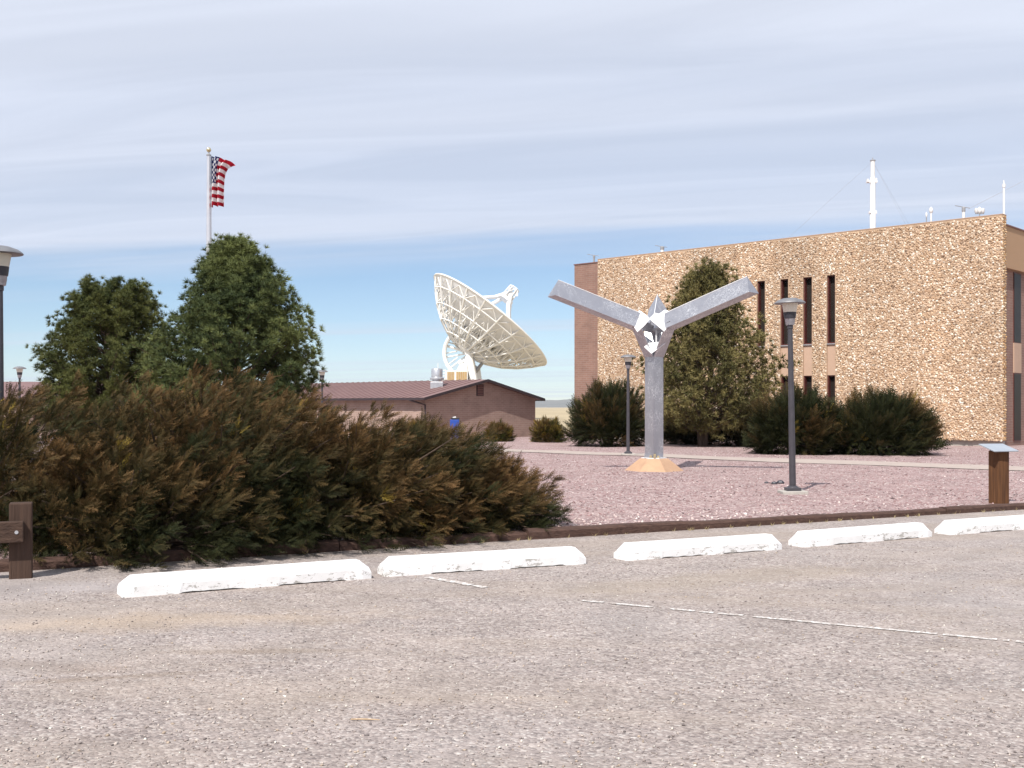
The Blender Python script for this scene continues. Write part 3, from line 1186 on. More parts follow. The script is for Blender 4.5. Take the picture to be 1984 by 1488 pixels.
def tuft(nn=14, seed=1, width=0.10, spread=58):
    rr = random.Random(seed)
    V, Fc, T = [], [], []
    for i in range(nn):
        az = 2 * math.pi * i / nn * 2.4 + rr.uniform(-.3, .3)
        sp = R(spread * math.sqrt((i + 0.5) / nn))
        d = np.array([math.cos(sp), math.sin(sp) * math.cos(az), math.sin(sp) * math.sin(az)])
        p0 = np.array([0.25 * rr.random(), 0, 0])
        sdv = unit(np.cross(d, np.array([rr.uniform(-1, 1), rr.uniform(-1, 1), rr.uniform(-1, 1)]))) * width / 2
        b = len(V)
        V += [p0 - sdv, p0 + sdv, p0 + d * rr.uniform(0.75, 1.05)]
        T += [0.0, 0.0, 1.0]
        Fc.append((b, b + 1, b + 2))
    return np.array(V), np.array(Fc), np.array(T)


def scatter(tpls, P, A, S, up=None):
    """instances joined to one mesh. P positions, A axes, S sizes. returns V, F, T(along), idx(instance)"""
    P, A, S = np.asarray(P, float), np.asarray(A, float), np.asarray(S, float)
    n = len(P)
    A = A / (np.linalg.norm(A, axis=1, keepdims=True) + 1e-9)
    ref = rng.standard_normal((n, 3))
    if up is not None:
        ref = np.asarray(up) + 0.55 * ref
    B = np.cross(ref, A)
    B /= (np.linalg.norm(B, axis=1, keepdims=True) + 1e-9)
    C = np.cross(A, B)
    which = rng.integers(0, len(tpls), n)
    Vs, Fs, Ts, Is = [], [], [], []
    base = 0
    for k_, (tv, tf, tt) in enumerate(tpls):
        idx = np.nonzero(which == k_)[0]
        if len(idx) == 0:
            continue
        a, b, c, p, s = A[idx], B[idx], C[idx], P[idx], S[idx]
        V = p[:, None, :] + s[:, None, None] * (tv[None, :, 0:1] * a[:, None] + tv[None, :, 1:2] * b[:, None] + tv[None, :, 2:3] * c[:, None])
        m_ = len(tv)
        Fc = tf[None] + (np.arange(len(idx)) * m_)[:, None, None] + base
        Vs.append(V.reshape(-1, 3))
        Fs.append(Fc.reshape(-1, 3))
        Ts.append(np.tile(tt, len(idx)))
        Is.append(np.repeat(idx, m_))
        base += len(idx) * m_
    return np.concatenate(Vs), np.concatenate(Fs), np.concatenate(Ts), np.concatenate(Is)


FE = [feather(6, True, s_, 0.056, (0.45,), 0.27) for s_ in (1, 2, 3, 4)]
FL = [feather(6, False, s_, 0.075) for s_ in (5, 6, 7)]
TU = [tuft(24, s_, 0.13, 78) for s_ in (1, 2, 3)]
TJ = [tuft(16, s_, 0.20, 88) for s_ in (4, 5, 6)]


def nz(p, f, o=0.0):
    return mnoise.noise(Vector((p[0] * f + o, p[1] * f - o, p[2] * f + 0.37 * o)))


# ================================================================== big sprawling junipers
def juniper(loc, rx, ry, h, label, nb=150, per=58, seed=0, lean=(0.30, 0.0, 0.10), spray=(0.20, 0.40), tpl=None,
            name='juniper_shrub', cat='shrub', group=None, brown=0.5, yellow=0.0, tall=1.0, plume=0.30, flat_bottom=0.02, green=None, wid=0.20, mound=False):
    rr = random.Random(seed * 31 + 5)
    loc = np.array(loc, float)
    t = thing(name, loc, label, cat, group)
    Ps, As, Ss, Br = [], [], [], []
    stems = MB()
    ln = np.array(lean, float)
    for i in range(nb):
        # directions spread evenly over the dome
        u = (i + 0.5) / nb
        zd = flat_bottom + (1.0 - flat_bottom) * (u ** 0.85)
        az = i * 2.399963 + rr.uniform(-.25, .25)
        rr_ = math.sqrt(max(0, 1 - abs(zd) ** 2.2))
        e = np.array([rr_ * math.cos(az), rr_ * math.sin(az), zd])
        k_ = rr.uniform(0.90, 1.02) if mound else rr.uniform(0.80, 1.02)
        lump = 1.0 + (0.20 if mound else 0.16) * mnoise.noise(Vector((e[0] * 2.9 + seed, e[1] * 2.9, e[2] * 3.6)))
        T = loc + np.array([e[0] * rx, e[1] * ry, e[2] * h]) * k_ * lump
        out = unit(np.array([e[0] * rx, e[1] * ry, e[2] * h * tall]))
        T = T + ln * 0.35 * h
        s0 = loc + np.array([rr.uniform(-.25, .25) * rx * 0.6, rr.uniform(-.25, .25) * ry * 0.6, 0.03])
        ctrl = s0 * 0.45 + T * 0.55 + np.array([0, 0, 0.16 * h * (1 - zd)])
        tipd = unit(out * 0.75 + ln * 1.2 + np.array([rr.uniform(-.2, .2), rr.uniform(-.2, .2), (0.12 if mound else 0.28) + rr.uniform(-.1, .2)]))
        pl_ = plume * rr.uniform(0.4, 1.0) * (2.6 if mound and rr.random() < 0.13 else 1.0)
        brn = brown * 0.55 + 0.9 * nz(T, 0.9, 3.0) + 0.35 * rr.uniform(-1, 1) + (0.75 if mound else 0.25) * (zd - 0.4)
        if i % 3 == 0:
            stems.tube([s0, s0 * 0.25 + ctrl * 0.5 + T * 0.25, T], [0.03, 0.02, 0.006], 5, False)
        for q in range(per if e[1] < 0.35 else per // 2):
            w = (0.50 + 0.50 * rr.random() ** 0.6) if mound else 0.30 + 0.70 * (rr.random() ** 0.62)
            a_, b_2, c_2 = (1 - w) ** 2, 2 * w * (1 - w), w * w
            p = a_ * s0 + b_2 * ctrl + c_2 * T
            tg = unit(2 * (1 - w) * (ctrl - s0) + 2 * w * (T - ctrl))
            lat = np.array([rr.gauss(0, 1), rr.gauss(0, 1), rr.gauss(0, 1)])
            lat = lat - np.dot(lat, tg) * tg
            lat = lat / (np.linalg.norm(lat) + 1e-6)
            wdt = wid * (1.15 - 0.7 * w)
            ext = 0
            if w > 0.80:
                ext = (w - 0.80) / 0.20
                p = p + tipd * pl_ * ext
                tg = unit(tg * (1 - ext) + tipd * ext)
                wdt *= (1 - 0.6 * ext)
            p = p + lat * wdt * rr.random() * (0.6 + 0.8 * h / 2)
            if p[2] < loc[2] + 0.03:
                continue
            d = unit(tg * (0.7 + 0.8 * ext) + lat * 0.75 * (1 - 0.5 * ext) + ln * 0.5 + np.array([0, 0, 0.12]))
            if mound:
                # layered, sideways-swept sprays that nod at the tip
                d = unit(out * 0.45 + tg * 0.25 + lat * 0.62 + np.array([0.62, 0, 0.10]) * (0.6 + 0.5 * ext))
            Ps.append(p)
            As.append(d)
            Ss.append(rr.uniform(*spray) * (0.85 + 0.3 * (1 - w)))
            Br.append((w, ext, brn))
    P = np.array(Ps)
    Br = np.array(Br)
    V, Fc, T_, I = scatter(tpl or FE, P, np.array(As), np.array(Ss), up=((0, -0.35, 0.8) if mound else (0, 0, 1)))
    # real needle colours: dark green scale leaves, winter-bronzed tips on the outer shoots, a few dry golden ones
    gcol = np.array(green or (0.026, 0.034, 0.014))
    g2 = np.array((0.048, 0.050, 0.019))
    bz = np.array((0.150, 0.074, 0.028))
    b2 = np.array((0.28, 0.165, 0.072))
    yl = np.array((0.42, 0.30, 0.05))
    n_i = len(P)
    r1 = rng.random(n_i)
    shade = 0.64 + 0.46 * rng.random(n_i)
    amt = np.clip(Br[:, 2] + 0.55 * (Br[:, 0] - 0.62) * 2 + 0.25 * (r1 - 0.5), 0, 1)
    yamt = ((np.array([nz(p, 1.3, 21.0) for p in P]) > 0.47 - yellow) & (Br[:, 0] > 0.72)).astype(float) * 0.55 * (rng.random(n_i) < 0.4)
    a = np.clip(amt[I] * (0.35 + 0.75 * T_), 0, 1)[:, None]
    mixg = (gcol[None] * (1 - r1[I][:, None]) + g2[None] * r1[I][:, None])
    tipc = bz[None] * (1 - T_[:, None] * 0.6) + b2[None] * T_[:, None] * 0.6
    C = mixg * (1 - a) + tipc * a
    ya = yamt[I][:, None]
    C = C * (1 - ya) + yl[None] * ya
    C = C * shade[I][:, None]
    np_mesh('foliage', V, Fc, M['juniper'], t, C)
    stems.build('stems', M['bark'], t, fixn=False)
    return t


hedge = 'sprawling bronzed junipers behind the wheel stops'
kh = dict(group=hedge, spray=(0.11, 0.21), wid=0.17, plume=0.15, lean=(0.40, 0.0, 0.02), brown=0.05, mound=True, flat_bottom=-0.10)
juniper((XofP(-40, 13.9), 13.9, 0.0), 2.55, 2.4, 1.84, 'sprawling bronzed juniper behind the brown timber post and rail', 300, 64, 1, **kh)
juniper((XofP(400, 14.35), 14.35, 0.0), 2.2, 2.65, 2.0, 'tallest sprawling bronzed juniper, in front of the two pines', 290, 64, 2, **kh)
juniper((XofP(650, 14.7), 14.7, 0.0), 1.95, 2.4, 1.56, 'sprawling bronzed juniper behind the second wheel stop, below the distant lamp', 260, 62, 3, **kh)
juniper((XofP(805, 15.3), 15.3, 0.0), 1.30, 2.0, 1.34, 'bronzed juniper whose top hides most of the small blue bin', 215, 60, 4, **kh)
juniper((XofP(925, 15.2), 15.2, 0.0), 0.92, 1.35, 0.84, 'low tapering end of the juniper row, reaching over the pink gravel', 130, 56, 6, **kh)
juniper((XofP(270, 12.9), 12.9, 0.0), 1.75, 1.7, 1.25, 'lower dark juniper spilling over the kerb behind the first wheel stop', 220, 62, 5, **kh)

# ---- planting in front of the big building
def dark_juniper(px0, px1, pytop, pybase, Zc, depth, label, seed, **kw):
    x0, x1 = XofP(px0, Zc), XofP(px1, Zc)
    gz = GB((x0 + x1) / 2, Zc)
    h = EYE + (HY - pytop) / F * Zc - gz
    return juniper(((x0 + x1) / 2, Zc, gz), (x1 - x0) / 2 * 0.93, depth, h * 0.88, label, seed=seed, **kw)


kwd = dict(tpl=FL, spray=(0.34, 0.62), plume=0.35, wid=0.36, group='junipers in front of the pebble wall')
dark_juniper(1094, 1262, 736, 868, 53.6, 2.0, 'dense dark green juniper against the brick end of the building', 11, nb=110, per=60, brown=-0.5, lean=(0.03, 0, 0.02), **kwd)
dark_juniper(1440, 1640, 758, 884, 43.4, 2.3, 'dark juniper under the slot windows, behind the bronze lamp pole', 12, nb=120, per=60, brown=-0.8, lean=(0.08, 0, 0.04), **kwd)
dark_juniper(1590, 1815, 762, 889, 42.6, 2.3, 'dark wide juniper with upswept plumes before the blank pebble wall', 13, nb=130, per=60, brown=-0.7, lean=(0.16, 0, 0.06), **kwd)
dark_juniper(1275, 1400, 800, 868, 56.5, 1.6, 'low dark juniper in the shade beneath the spreading juniper tree', 14, nb=70, per=50, brown=-0.7, lean=(0, 0, 0), **kwd)
dark_juniper(1395, 1470, 775, 872, 54.0, 1.6, 'dark juniper wedged between the juniper tree and the slot windows', 15, nb=70, per=50, brown=-0.7, lean=(0, 0, 0), **kwd)


# ---- clipped round bushes before the gabled building
def round_bush(px, pyt, pyb, wpx, Z, label, seed):
    x = XofP(px, Z)
    gz = GB(x, Z)
    h = EYE + (HY - pyt) / F * Z - gz
    return juniper((x, Z, gz), wpx / 2 / F * Z * 0.93, wpx / 2 / F * Z * 0.9, h * 0.93, label, 90, 44, seed, (0, 0, 0), (0.20, 0.34), FL,
                   name='round_bush', group='clipped round bushes by the gabled building', brown=0.2, yellow=0.45, plume=0.06, wid=0.26, flat_bottom=-0.12, green=(0.085, 0.095, 0.022))


round_bush(966, 817, 854, 62, 62.5, 'clipped round yellow-green bush against the gable wall', 21)
round_bush(1061, 807, 857, 74, 60.5, 'clipped round olive bush between the gable corner and the dark juniper', 22)
round_bush(805, 812, 858, 60, 60.0, 'clipped round golden bush below the drainpipe, half behind the big junipers', 23)


# ================================================================== pines
def pine(loc, H, prof, label, seed, ntuft=5200, cola=(0.060, 0.085, 0.036), colb=(0.125, 0.145, 0.058), size=(0.15, 0.24), open_=0.0, name='pine_tree', tpl=None, trunks=1, base=0.12, droop=0.0, lobe=1.0, shag=0.0, wood_k=1.0):
    rr = random.Random(seed)
    loc = np.array(loc, float)
    t = thing(name, loc, label, 'tree')
    zs = [p_[0] for p_ in prof]
    lx = [p_[1] for p_ in prof]
    rx = [p_[2] for p_ in prof]
    wood = MB()
    tops = []
    for k_ in range(trunks):
        off = np.array([0, 0, 0]) if trunks == 1 else np.array([rr.uniform(-.25, .25), rr.uniform(-.2, .2), 0])
        sway = np.array([rr.uniform(-.3, .3), rr.uniform(-.3, .3), 0]) * (1 if trunks > 1 else 0.4)
        hh = H * (0.93 if k_ == 0 else rr.uniform(0.55, 0.8))
        pts = [loc + off * 0.4 + np.array([0, 0, -0.05])]
        for q in range(1, 6):
            pts.append(loc + off * (0.4 + q * 0.5) + sway * q / 5 + np.array([rr.uniform(-.06, .06), rr.uniform(-.06, .06), hh * q / 5]))
        wood.tube(pts, [base * H / 6 * (1 - 0.17 * q) for q in range(6)], 8)
        tops.append(pts)
    nl = int((70 + H * 12) * (1 + 0.5 * shag))
    Ps, As, Ss, Lm = [], [], [], []
    per = max(10, ntuft // nl)
    for i in range(nl):
        u = (i + 0.5) / nl
        f = u ** 0.9
        zf = zs[0] + (zs[-1] - zs[0]) * f
        left = np.interp(zf, zs, lx)
        right = np.interp(zf, zs, rx)
        cx, hw = (left + right) / 2, (right - left) / 2
        az = i * 2.399963 + rr.uniform(-.3, .3)
        k_ = rr.uniform(0.72, 1.05) * (1.12 + 0.06 * shag if rr.random() < 0.14 + 0.12 * shag else 1)
        tip = loc + np.array([cx + hw * k_ * math.cos(az), hw * 0.95 * k_ * math.sin(az), zf * H])
        tp = tops[i % len(tops)]
        zstart = max(0.1, zf - 0.10 - 0.22 * hw / H * 1.2) * H
        fr_ = min(1.0, zstart / (H * 0.93))
        kk = min(4, int(fr_ * 5))
        p0 = tp[kk] * (1 - (fr_ * 5 - kk)) + tp[kk + 1] * (fr_ * 5 - kk)
        mid = (p0 + tip) / 2 + np.array([0, 0, -0.05 * hw])
        wood.tube([p0, mid, tip], [0.035 * H / 6 * wood_k, 0.022 * H / 6 * wood_k, 0.006], 5, False)
        ld = unit(tip - mid)
        lob = 0.24 * H / 6 * rr.uniform(0.7, 1.35) * lobe
        for q in range(per):
            w = 0.34 + 0.66 * rr.random() ** 0.6
            p = (1 - w) ** 2 * p0 + 2 * w * (1 - w) * mid + w * w * tip
            gsp = np.array([rr.gauss(0, 1), rr.gauss(0, 1), rr.gauss(0, 1)])
            gsp = gsp / (np.linalg.norm(gsp) + 1e-6) * rr.random() ** 0.5
            p = p + gsp * lob * np.array([1.15, 1.15, 0.85]) * (0.55 + 0.75 * w)
            d = unit(ld * (0.6 - droop) + gsp * (0.6 + droop) + np.array([0, 0, 0.75 - droop]))
            Ps.append(p)
            As.append(d)
            Ss.append(rr.uniform(*size))
            Lm.append((i, w))
    P = np.array(Ps)
    V, Fc, T_, I = scatter(tpl or TU, P, np.array(As), np.array(Ss))
    n_i = len(P)
    r1 = np.clip(0.5 + 0.9 * np.array([nz(p, 0.8, seed) for p in P]) + 0.25 * rng.standard_normal(n_i), 0, 1)
    c0_, c1_ = np.array(cola), np.array(colb)
    C = c0_[None] * (1 - r1[I][:, None]) + c1_[None] * r1[I][:, None]
    C = C * (0.8 + 0.35 * T_[:, None]) * (0.8 + 0.4 * rng.random(n_i))[I][:, None]
    wood.build('trunk', M['bark'], t, fixn=False)
    np_mesh('crown', V, Fc, M['pine'], t, C)
    return t


def prof_px(rows, Z, xc, gz, H):
    """(row, left px, right px) -> (height fraction, left, right metres from the trunk)"""
    out = []
    for (py, a, b) in rows:
        z = (EYE + (HY - py) / F * Z - gz) / H
        out.append((z, XofP(a, Z) - xc, XofP(b, Z) - xc))
    return sorted(out)


Zp = 28.0
gz = GB(-7, Zp)
xc = XofP(450, Zp)
H = EYE + (HY - 462) / F * Zp - gz
rows = [(466, 438, 468), (500, 405, 505), (540, 385, 545), (600, 335, 590), (650, 295, 615), (700, 265, 615), (750, 262, 612), (840, 320, 570)]
pine((xc, Zp, gz), H, prof_px(rows, Zp, xc, gz, H), 'taller bluish-green pine in front of the flagpole', 5, 10200, (0.062, 0.086, 0.034), (0.170, 0.195, 0.066), (0.12, 0.18), lobe=0.9, shag=0.45)
Zp = 32.0
gz = GB(-11, Zp)
xc = XofP(205, Zp)
H = EYE + (HY - 538) / F * Zp - gz
rows = [(545, 172, 262), (570, 145, 305), (620, 112, 328), (680, 82, 330), (720, 70, 325), (780, 80, 310), (850, 130, 290)]
pine((xc, Zp, gz), H, prof_px(rows, Zp, xc, gz, H), 'shorter broad olive-green pine beside the taller one', 9, 10200, (0.060, 0.078, 0.028), (0.145, 0.155, 0.048), (0.105, 0.16), lobe=0.95, shag=0.3)

# juniper tree before the slot windows: open, several stems
Zp = 52.5
gz = GB(9, Zp)
xc = XofP(1362, Zp)
H = EYE + (HY - 510) / F * Zp - gz
rows = [(512, 1362, 1395), (545, 1332, 1415), (590, 1300, 1430), (640, 1272, 1470), (690, 1245, 1515), (740, 1235, 1532), (790, 1245, 1505), (825, 1300, 1425)]
pine((xc, Zp, gz), H, prof_px(rows, Zp, xc, gz, H), 'open olive juniper tree with forked trunk behind the silver sculpture', 14, 6000, (0.095, 0.090, 0.033), (0.245, 0.205, 0.080), (0.17, 0.30), wood_k=0.6, shag=0.6, name='juniper_tree', tpl=TJ, trunks=4, base=0.11, droop=0.45, lobe=1.15)

# ================================================================== main building
C0 = np.array([23.0, 52.7, 0.0])
TOP = EYE + 374.0 / F * 52.7
gB = G(55.0)


def bp(s_, w_, z):
    return C0 + BU * s_ + BW * w_ + np.array([0, 0, z])


def s_at(px, w_=0.0):
    k_ = (px - 992.0) / F
    c_ = C0 + BW * w_
    return (c_[0] - k_ * c_[1]) / (k_ * BU[1] - BU[0])


def w_at(px, s_=0.0):
    k_ = (px - 992.0) / F
    c_ = C0 + BU * s_
    return (c_[0] - k_ * c_[1]) / (k_ * BW[1] - BW[0])


bld = thing('office_building', bp(12, 5, gB), 'two-storey office building with a tan pebble-faced wall and slot windows', 'building')
SL = s_at(1158)
bwx = [(s_at(1618), s_at(1602)), (s_at(1573), s_at(1556)), (s_at(1527), s_at(1512)), (s_at(1482), s_at(1467))]
# two more slots hidden behind the juniper tree are left out of view
WT, WB, WS, WL = 8.53, 4.98, 3.32, 0.75
TH = 0.50
zb0 = gB + 0.32
mb = MB()
edges = [0.0]
for a_, b_3 in bwx:
    edges += [a_, b_3]
edges.append(SL)


def quad(mbx, p):
    mbx.add(p, [(0, 1, 2, 3)])


for i in range(len(edges) - 1):
    s0_, s1_ = edges[i], edges[i + 1]
    opening = i % 2 == 1
    rngz = [(WT, TOP), (zb0, WL)] if opening else [(zb0, TOP)]
    for (za, zb_) in rngz:
        quad(mb, [bp(s0_, 0, za), bp(s1_, 0, za), bp(s1_, 0, zb_), bp(s0_, 0, zb_)])
    if opening:
        for (sa) in (s0_, s1_):
            quad(mb, [bp(sa, 0, WL), bp(sa, TH - 0.01, WL), bp(sa, TH - 0.01, WT), bp(sa, 0, WT)])
        quad(mb, [bp(s0_, 0, WT), bp(s1_, 0, WT), bp(s1_, TH - 0.01, WT), bp(s0_, TH - 0.01, WT)])
        quad(mb, [bp(s0_, 0, WL), bp(s1_, 0, WL), bp(s1_, TH - 0.01, WL), bp(s0_, TH - 0.01, WL)])
quad(mb, [bp(0, 0, TOP), bp(SL, 0, TOP), bp(SL, TH, TOP), bp(0, TH, TOP)])
quad(mb, [bp(0, 0, zb0), bp(SL, 0, zb0), bp(SL, TH, zb0), bp(0, TH, zb0)])
for sa in (0.0, SL):
    quad(mb, [bp(sa, 0, zb0), bp(sa, TH, zb0), bp(sa, TH, TOP), bp(sa, 0, TOP)])
quad(mb, [bp(0, TH, zb0), bp(SL, TH, zb0), bp(SL, TH, TOP), bp(0, TH, TOP)])
pw = mb.build('pebble_wall', M['mortar'], bld, fixn=False)
# cobbles set into the mortar
pts, nrm_ = [], []
st_ = 0.096
ns_, nz_ = int(SL / st_), int((TOP - zb0) / st_)
for i in range(ns_):
    for j in range(nz_):
        s_ = (i + 0.5 + 0.42 * random.uniform(-1, 1)) * st_
        z = zb0 + (j + 0.5 + 0.42 * random.uniform(-1, 1)) * st_
        if any(a_ - 0.05 < s_ < b_3 + 0.05 and WL < z < WT + 0.04 for a_, b_3 in bwx):
            continue
        pts.append((s_, z))
n = len(pts)
arr = np.array(pts)
base_ = C0[None] + arr[:, :1] * BU[None] + np.array([0, 0, 1.0])[None] * arr[:, 1:2]
# half-dome stones: ring of 6 + top facet of 3
a6 = np.arange(6) * math.pi / 3
szs = 0.040 + 0.030 * rng.random(n)
asp = 0.75 + 0.5 * rng.random(n)
th = rng.random(n) * 6.28
V = np.zeros((n, 10, 3))
rad = (0.8 + 0.4 * rng.random((n, 6))) * szs[:, None]
for q in range(6):
    lx_ = rad[:, q] * np.cos(a6[q]) * asp
    lz_ = rad[:, q] * np.sin(a6[q]) / asp
    X_ = lx_ * np.cos(th) - lz_ * np.sin(th)
    Z_ = lx_ * np.sin(th) + lz_ * np.cos(th)
    V[:, q] = base_ + X_[:, None] * BU + Z_[:, None] * np.array([0, 0, 1.0]) + 0.004 * BW
hgt = 0.022 + 0.030 * rng.random(n)
tilt = 0.55 * rng.standard_normal((n, 2))
for q in range(3):
    a_ = q * 2.094 + 0.5
    lx_ = 0.5 * szs * np.cos(a_)
    lz_ = 0.5 * szs * np.sin(a_)
    X_ = lx_ * np.cos(th) - lz_ * np.sin(th)
    Z_ = lx_ * np.sin(th) + lz_ * np.cos(th)
    hh = np.clip(hgt + tilt[:, 0] * X_ + tilt[:, 1] * Z_, 0.008, 0.09)
    V[:, 6 + q] = base_ + X_[:, None] * BU + Z_[:, None] * np.array([0, 0, 1.0]) + hh[:, None] * BN
V = V[:, :9]
tf = np.array([(6, 7, 8), (0, 1, 6), (1, 7, 6), (1, 2, 7), (2, 3, 7), (3, 8, 7), (3, 4, 8), (4, 5, 8), (5, 6, 8), (5, 0, 6)])
# winding outwards (BU, z) -> check sign with BN
Fc = (tf[None] + (np.arange(n) * 9)[:, None, None]).reshape(-1, 3)
cc = pick([(0.47, 0.325, 0.21, 3.2), (0.54, 0.40, 0.285, 3.2), (0.64, 0.53, 0.41, 2.2), (0.40, 0.26, 0.16, 1.8), (0.74, 0.68, 0.59, 1.0), (0.25, 0.165, 0.11, 0.8)], n, 0.08)
pj = (s_at(1678) - s_at(1775))
pt_ = np.array([0.0, 0.05, -0.03, 0.02, -0.05, 0.04, -0.02, 0.03, -0.04, 0.0, 0.03])
cc = cc * (1 + pt_[np.clip(((arr[:, 0] - s_at(1775)) / pj + 2).astype(int), 0, 10)])[:, None]
cc = cc * (1.0 + 0.16 * np.array([mnoise.noise(Vector((a_ * 0.33, z_ * 0.12, 2.0))) + 0.5 * mnoise.noise(Vector((a_ * 1.1, z_ * 0.9, 7.0))) for a_, z_ in pts]))[:, None]
st_o = np_mesh('cobbles', V.reshape(-1, 3), Fc, M['stones'], pw, np.repeat(cc, 9, 0))
st_o['kind'] = 'stuff'
# cobbles on the narrow right-hand edge of the wall
pts = [(w_, z) for w_ in np.arange(0.05, TH - 0.03, 0.115) for z in np.arange(zb0 + 0.06, TOP, 0.115)]
P = np.array([bp(-0.002, w_ + random.uniform(-.03, .03), z + random.uniform(-.04, .04)) for w_, z in pts])
n2 = len(P)
eo = stones('cobbles', P, np.full(n2, 0.055), pick([(0.52, 0.32, 0.155, 3), (0.62, 0.43, 0.24, 3), (0.76, 0.62, 0.43, 2), (0.38, 0.20, 0.085, 1.5)], n2), M['stones'], pw, 0.9)
eo['kind'] = 'stuff'
# panel joints in the pebble face
for s_ in np.arange(s_at(1775) - pj, SL - 0.5, pj):
    if any(a_ - 0.1 < s_ < b_3 + 0.1 for a_, b_3 in bwx):
        continue
    MB().box(bp(s_, -0.02, (zb0 + TOP) / 2), 0.035, 0.03, TOP - zb0 - 0.1, (BU, BN, zz3)).build('joint_strip', M['mortar'], pw)
# coping
MB().box(bp(SL / 2, TH / 2, TOP + 0.015), SL + 0.02, TH + 0.03, 0.03, (BU, BN, zz3)).build('coping', M['spandrel'], bld)
# concrete plinth under the pebble slab
MB().box(bp(SL / 2, TH / 2 + 0.08, (gB - 0.2 + zb0) / 2), SL - 0.1, TH - 0.2, zb0 - gB + 0.2, (BU, BN, zz3)).build('foundation', M['footing'], bld)
# windows in the slots
for a_, b_3 in bwx:
    sc_ = (a_ + b_3) / 2
    wd_ = b_3 - a_
    for (z0, z1) in ((WB, WT), (WL, WS)):
        wdw = MB()
        f_ = 0.055
        for sa in (a_ + f_ / 2 + 0.003, b_3 - f_ / 2 - 0.003):
            wdw.box(bp(sa, 0.24, (z0 + z1) / 2), f_, 0.30, z1 - z0 - 0.006, (BU, BN, zz3))
        for za in (z0 + 0.03, z1 - 0.03):
            wdw.box(bp(sc_, 0.24, za), wd_ - 2 * f_ - 0.01, 0.28, 0.05, (BU, BN, zz3))
        fo = wdw.build('window', M['frame'], bld)
        MB().box(bp(sc_, 0.33, (z0 + z1) / 2), wd_ - 2 * f_ - 0.012, 0.03, z1 - z0 - 0.12, (BU, BN, zz3)).build('pane', M['glass'], fo)
        if z0 > 4:
            MB().box(bp(sc_, 0.12, z0 - 0.03), wd_ - 0.01, 0.28, 0.055, (BU, BN, zz3)).build('sill', M['grey'], fo)
    MB().box(bp(sc_, 0.16, (WS + WB - 0.06) / 2), wd_ - 0.008, 0.2, WB - 0.06 - WS, (BU, BN, zz3)).build('spandrel', M['spandrel'], bld)

# brick end beyond the pebble slab (left)
brickA = brick_material('brick_front', BU, (0.255, 0.145, 0.11), (0.22, 0.12, 0.092), (0.26, 0.19, 0.155))
brickB = brick_material('brick_side', BW, (0.255, 0.145, 0.11), (0.22, 0.12, 0.092), (0.26, 0.19, 0.155))
sE = s_at(1113, 0.3)
TB = EYE + (HY - 513) / F * (C0 + BU * sE)[1]
MB().box(bp((SL + 0.01 + sE) / 2, 0.3 + 0.6, (gB - 0.2 + TB) / 2), sE - SL - 0.01, 1.2, TB - gB + 0.2, (BU, BN, zz3)).build('brick_pier', brickA, bld)
MB().box(bp((SL + sE) / 2, 0.3 + 0.6, TB + 0.03), sE - SL + 0.08, 1.28, 0.06, (BU, BN, zz3)).build('coping', M['coping'], bld)
# the body of the building behind, with fascia and recessed brick side
DP = 16.0
FT = EYE + (HY - 437) / F * 53.2
FB = EYE + (HY - 518) / F * 53.2
rec = 0.30
MB().box(bp((rec + SL) / 2, (TH + DP) / 2 + 0.003, (gB - 0.2 + FB) / 2), SL - rec, DP - TH, FB - gB + 0.2, (BU, BN, zz3)).build('side_wall', brickB, bld)
MB().box(bp((0.06 + SL) / 2, (TH + DP + 0.4) / 2 + 0.003, (FB + FT) / 2 + 0.002), SL - 0.06, DP + 0.4 - TH, FT - FB, (BU, BN, zz3)).build('fascia', M['fascia'], bld)
MB().box(bp((0.02 + SL) / 2, (TH + DP + 0.4) / 2 + 0.01, FT + 0.035), SL + 0.02, DP + 0.44 - TH, 0.06, (BU, BN, zz3)).build('coping', M['coping'], bld)
# slot windows in the side
for k_ in range(3):
    wa, wb = w_at(1963, rec), w_at(1977, rec)
    wc, ww = (wa + wb) / 2 + k_ * 3.2, (wb - wa)
    for (z0, z1) in ((EYE + (HY - 663) / F * 54, FB - 0.05), (gB + 0.25, EYE + (HY - 722) / F * 54)):
        fo = MB().box(bp(rec + 0.02, wc, (z0 + z1) / 2), 0.10, ww, z1 - z0, (BU, BW, zz3)).build('window', M['frame'], bld)
        MB().box(bp(rec - 0.035, wc, (z0 + z1) / 2), 0.02, ww - 0.09, z1 - z0 - 0.1, (BU, BW, zz3)).build('pane', M['glass'], fo)
    MB().box(bp(rec + 0.01, wc, (EYE + (HY - 692) / F * 54)), 0.12, ww, (722 - 663 - 0.4) / F * 54, (BU, BW, zz3)).build('spandrel', M['spandrel'], bld)

# ---- things standing on the roof
RZ = FT + 0.066


def roof_base(px, w_):
    s_ = s_at(px, w_)
    p = bp(s_, w_, RZ)
    return p, p[1]


def zpx(py, Z):
    return EYE + (HY - py) / F * Z


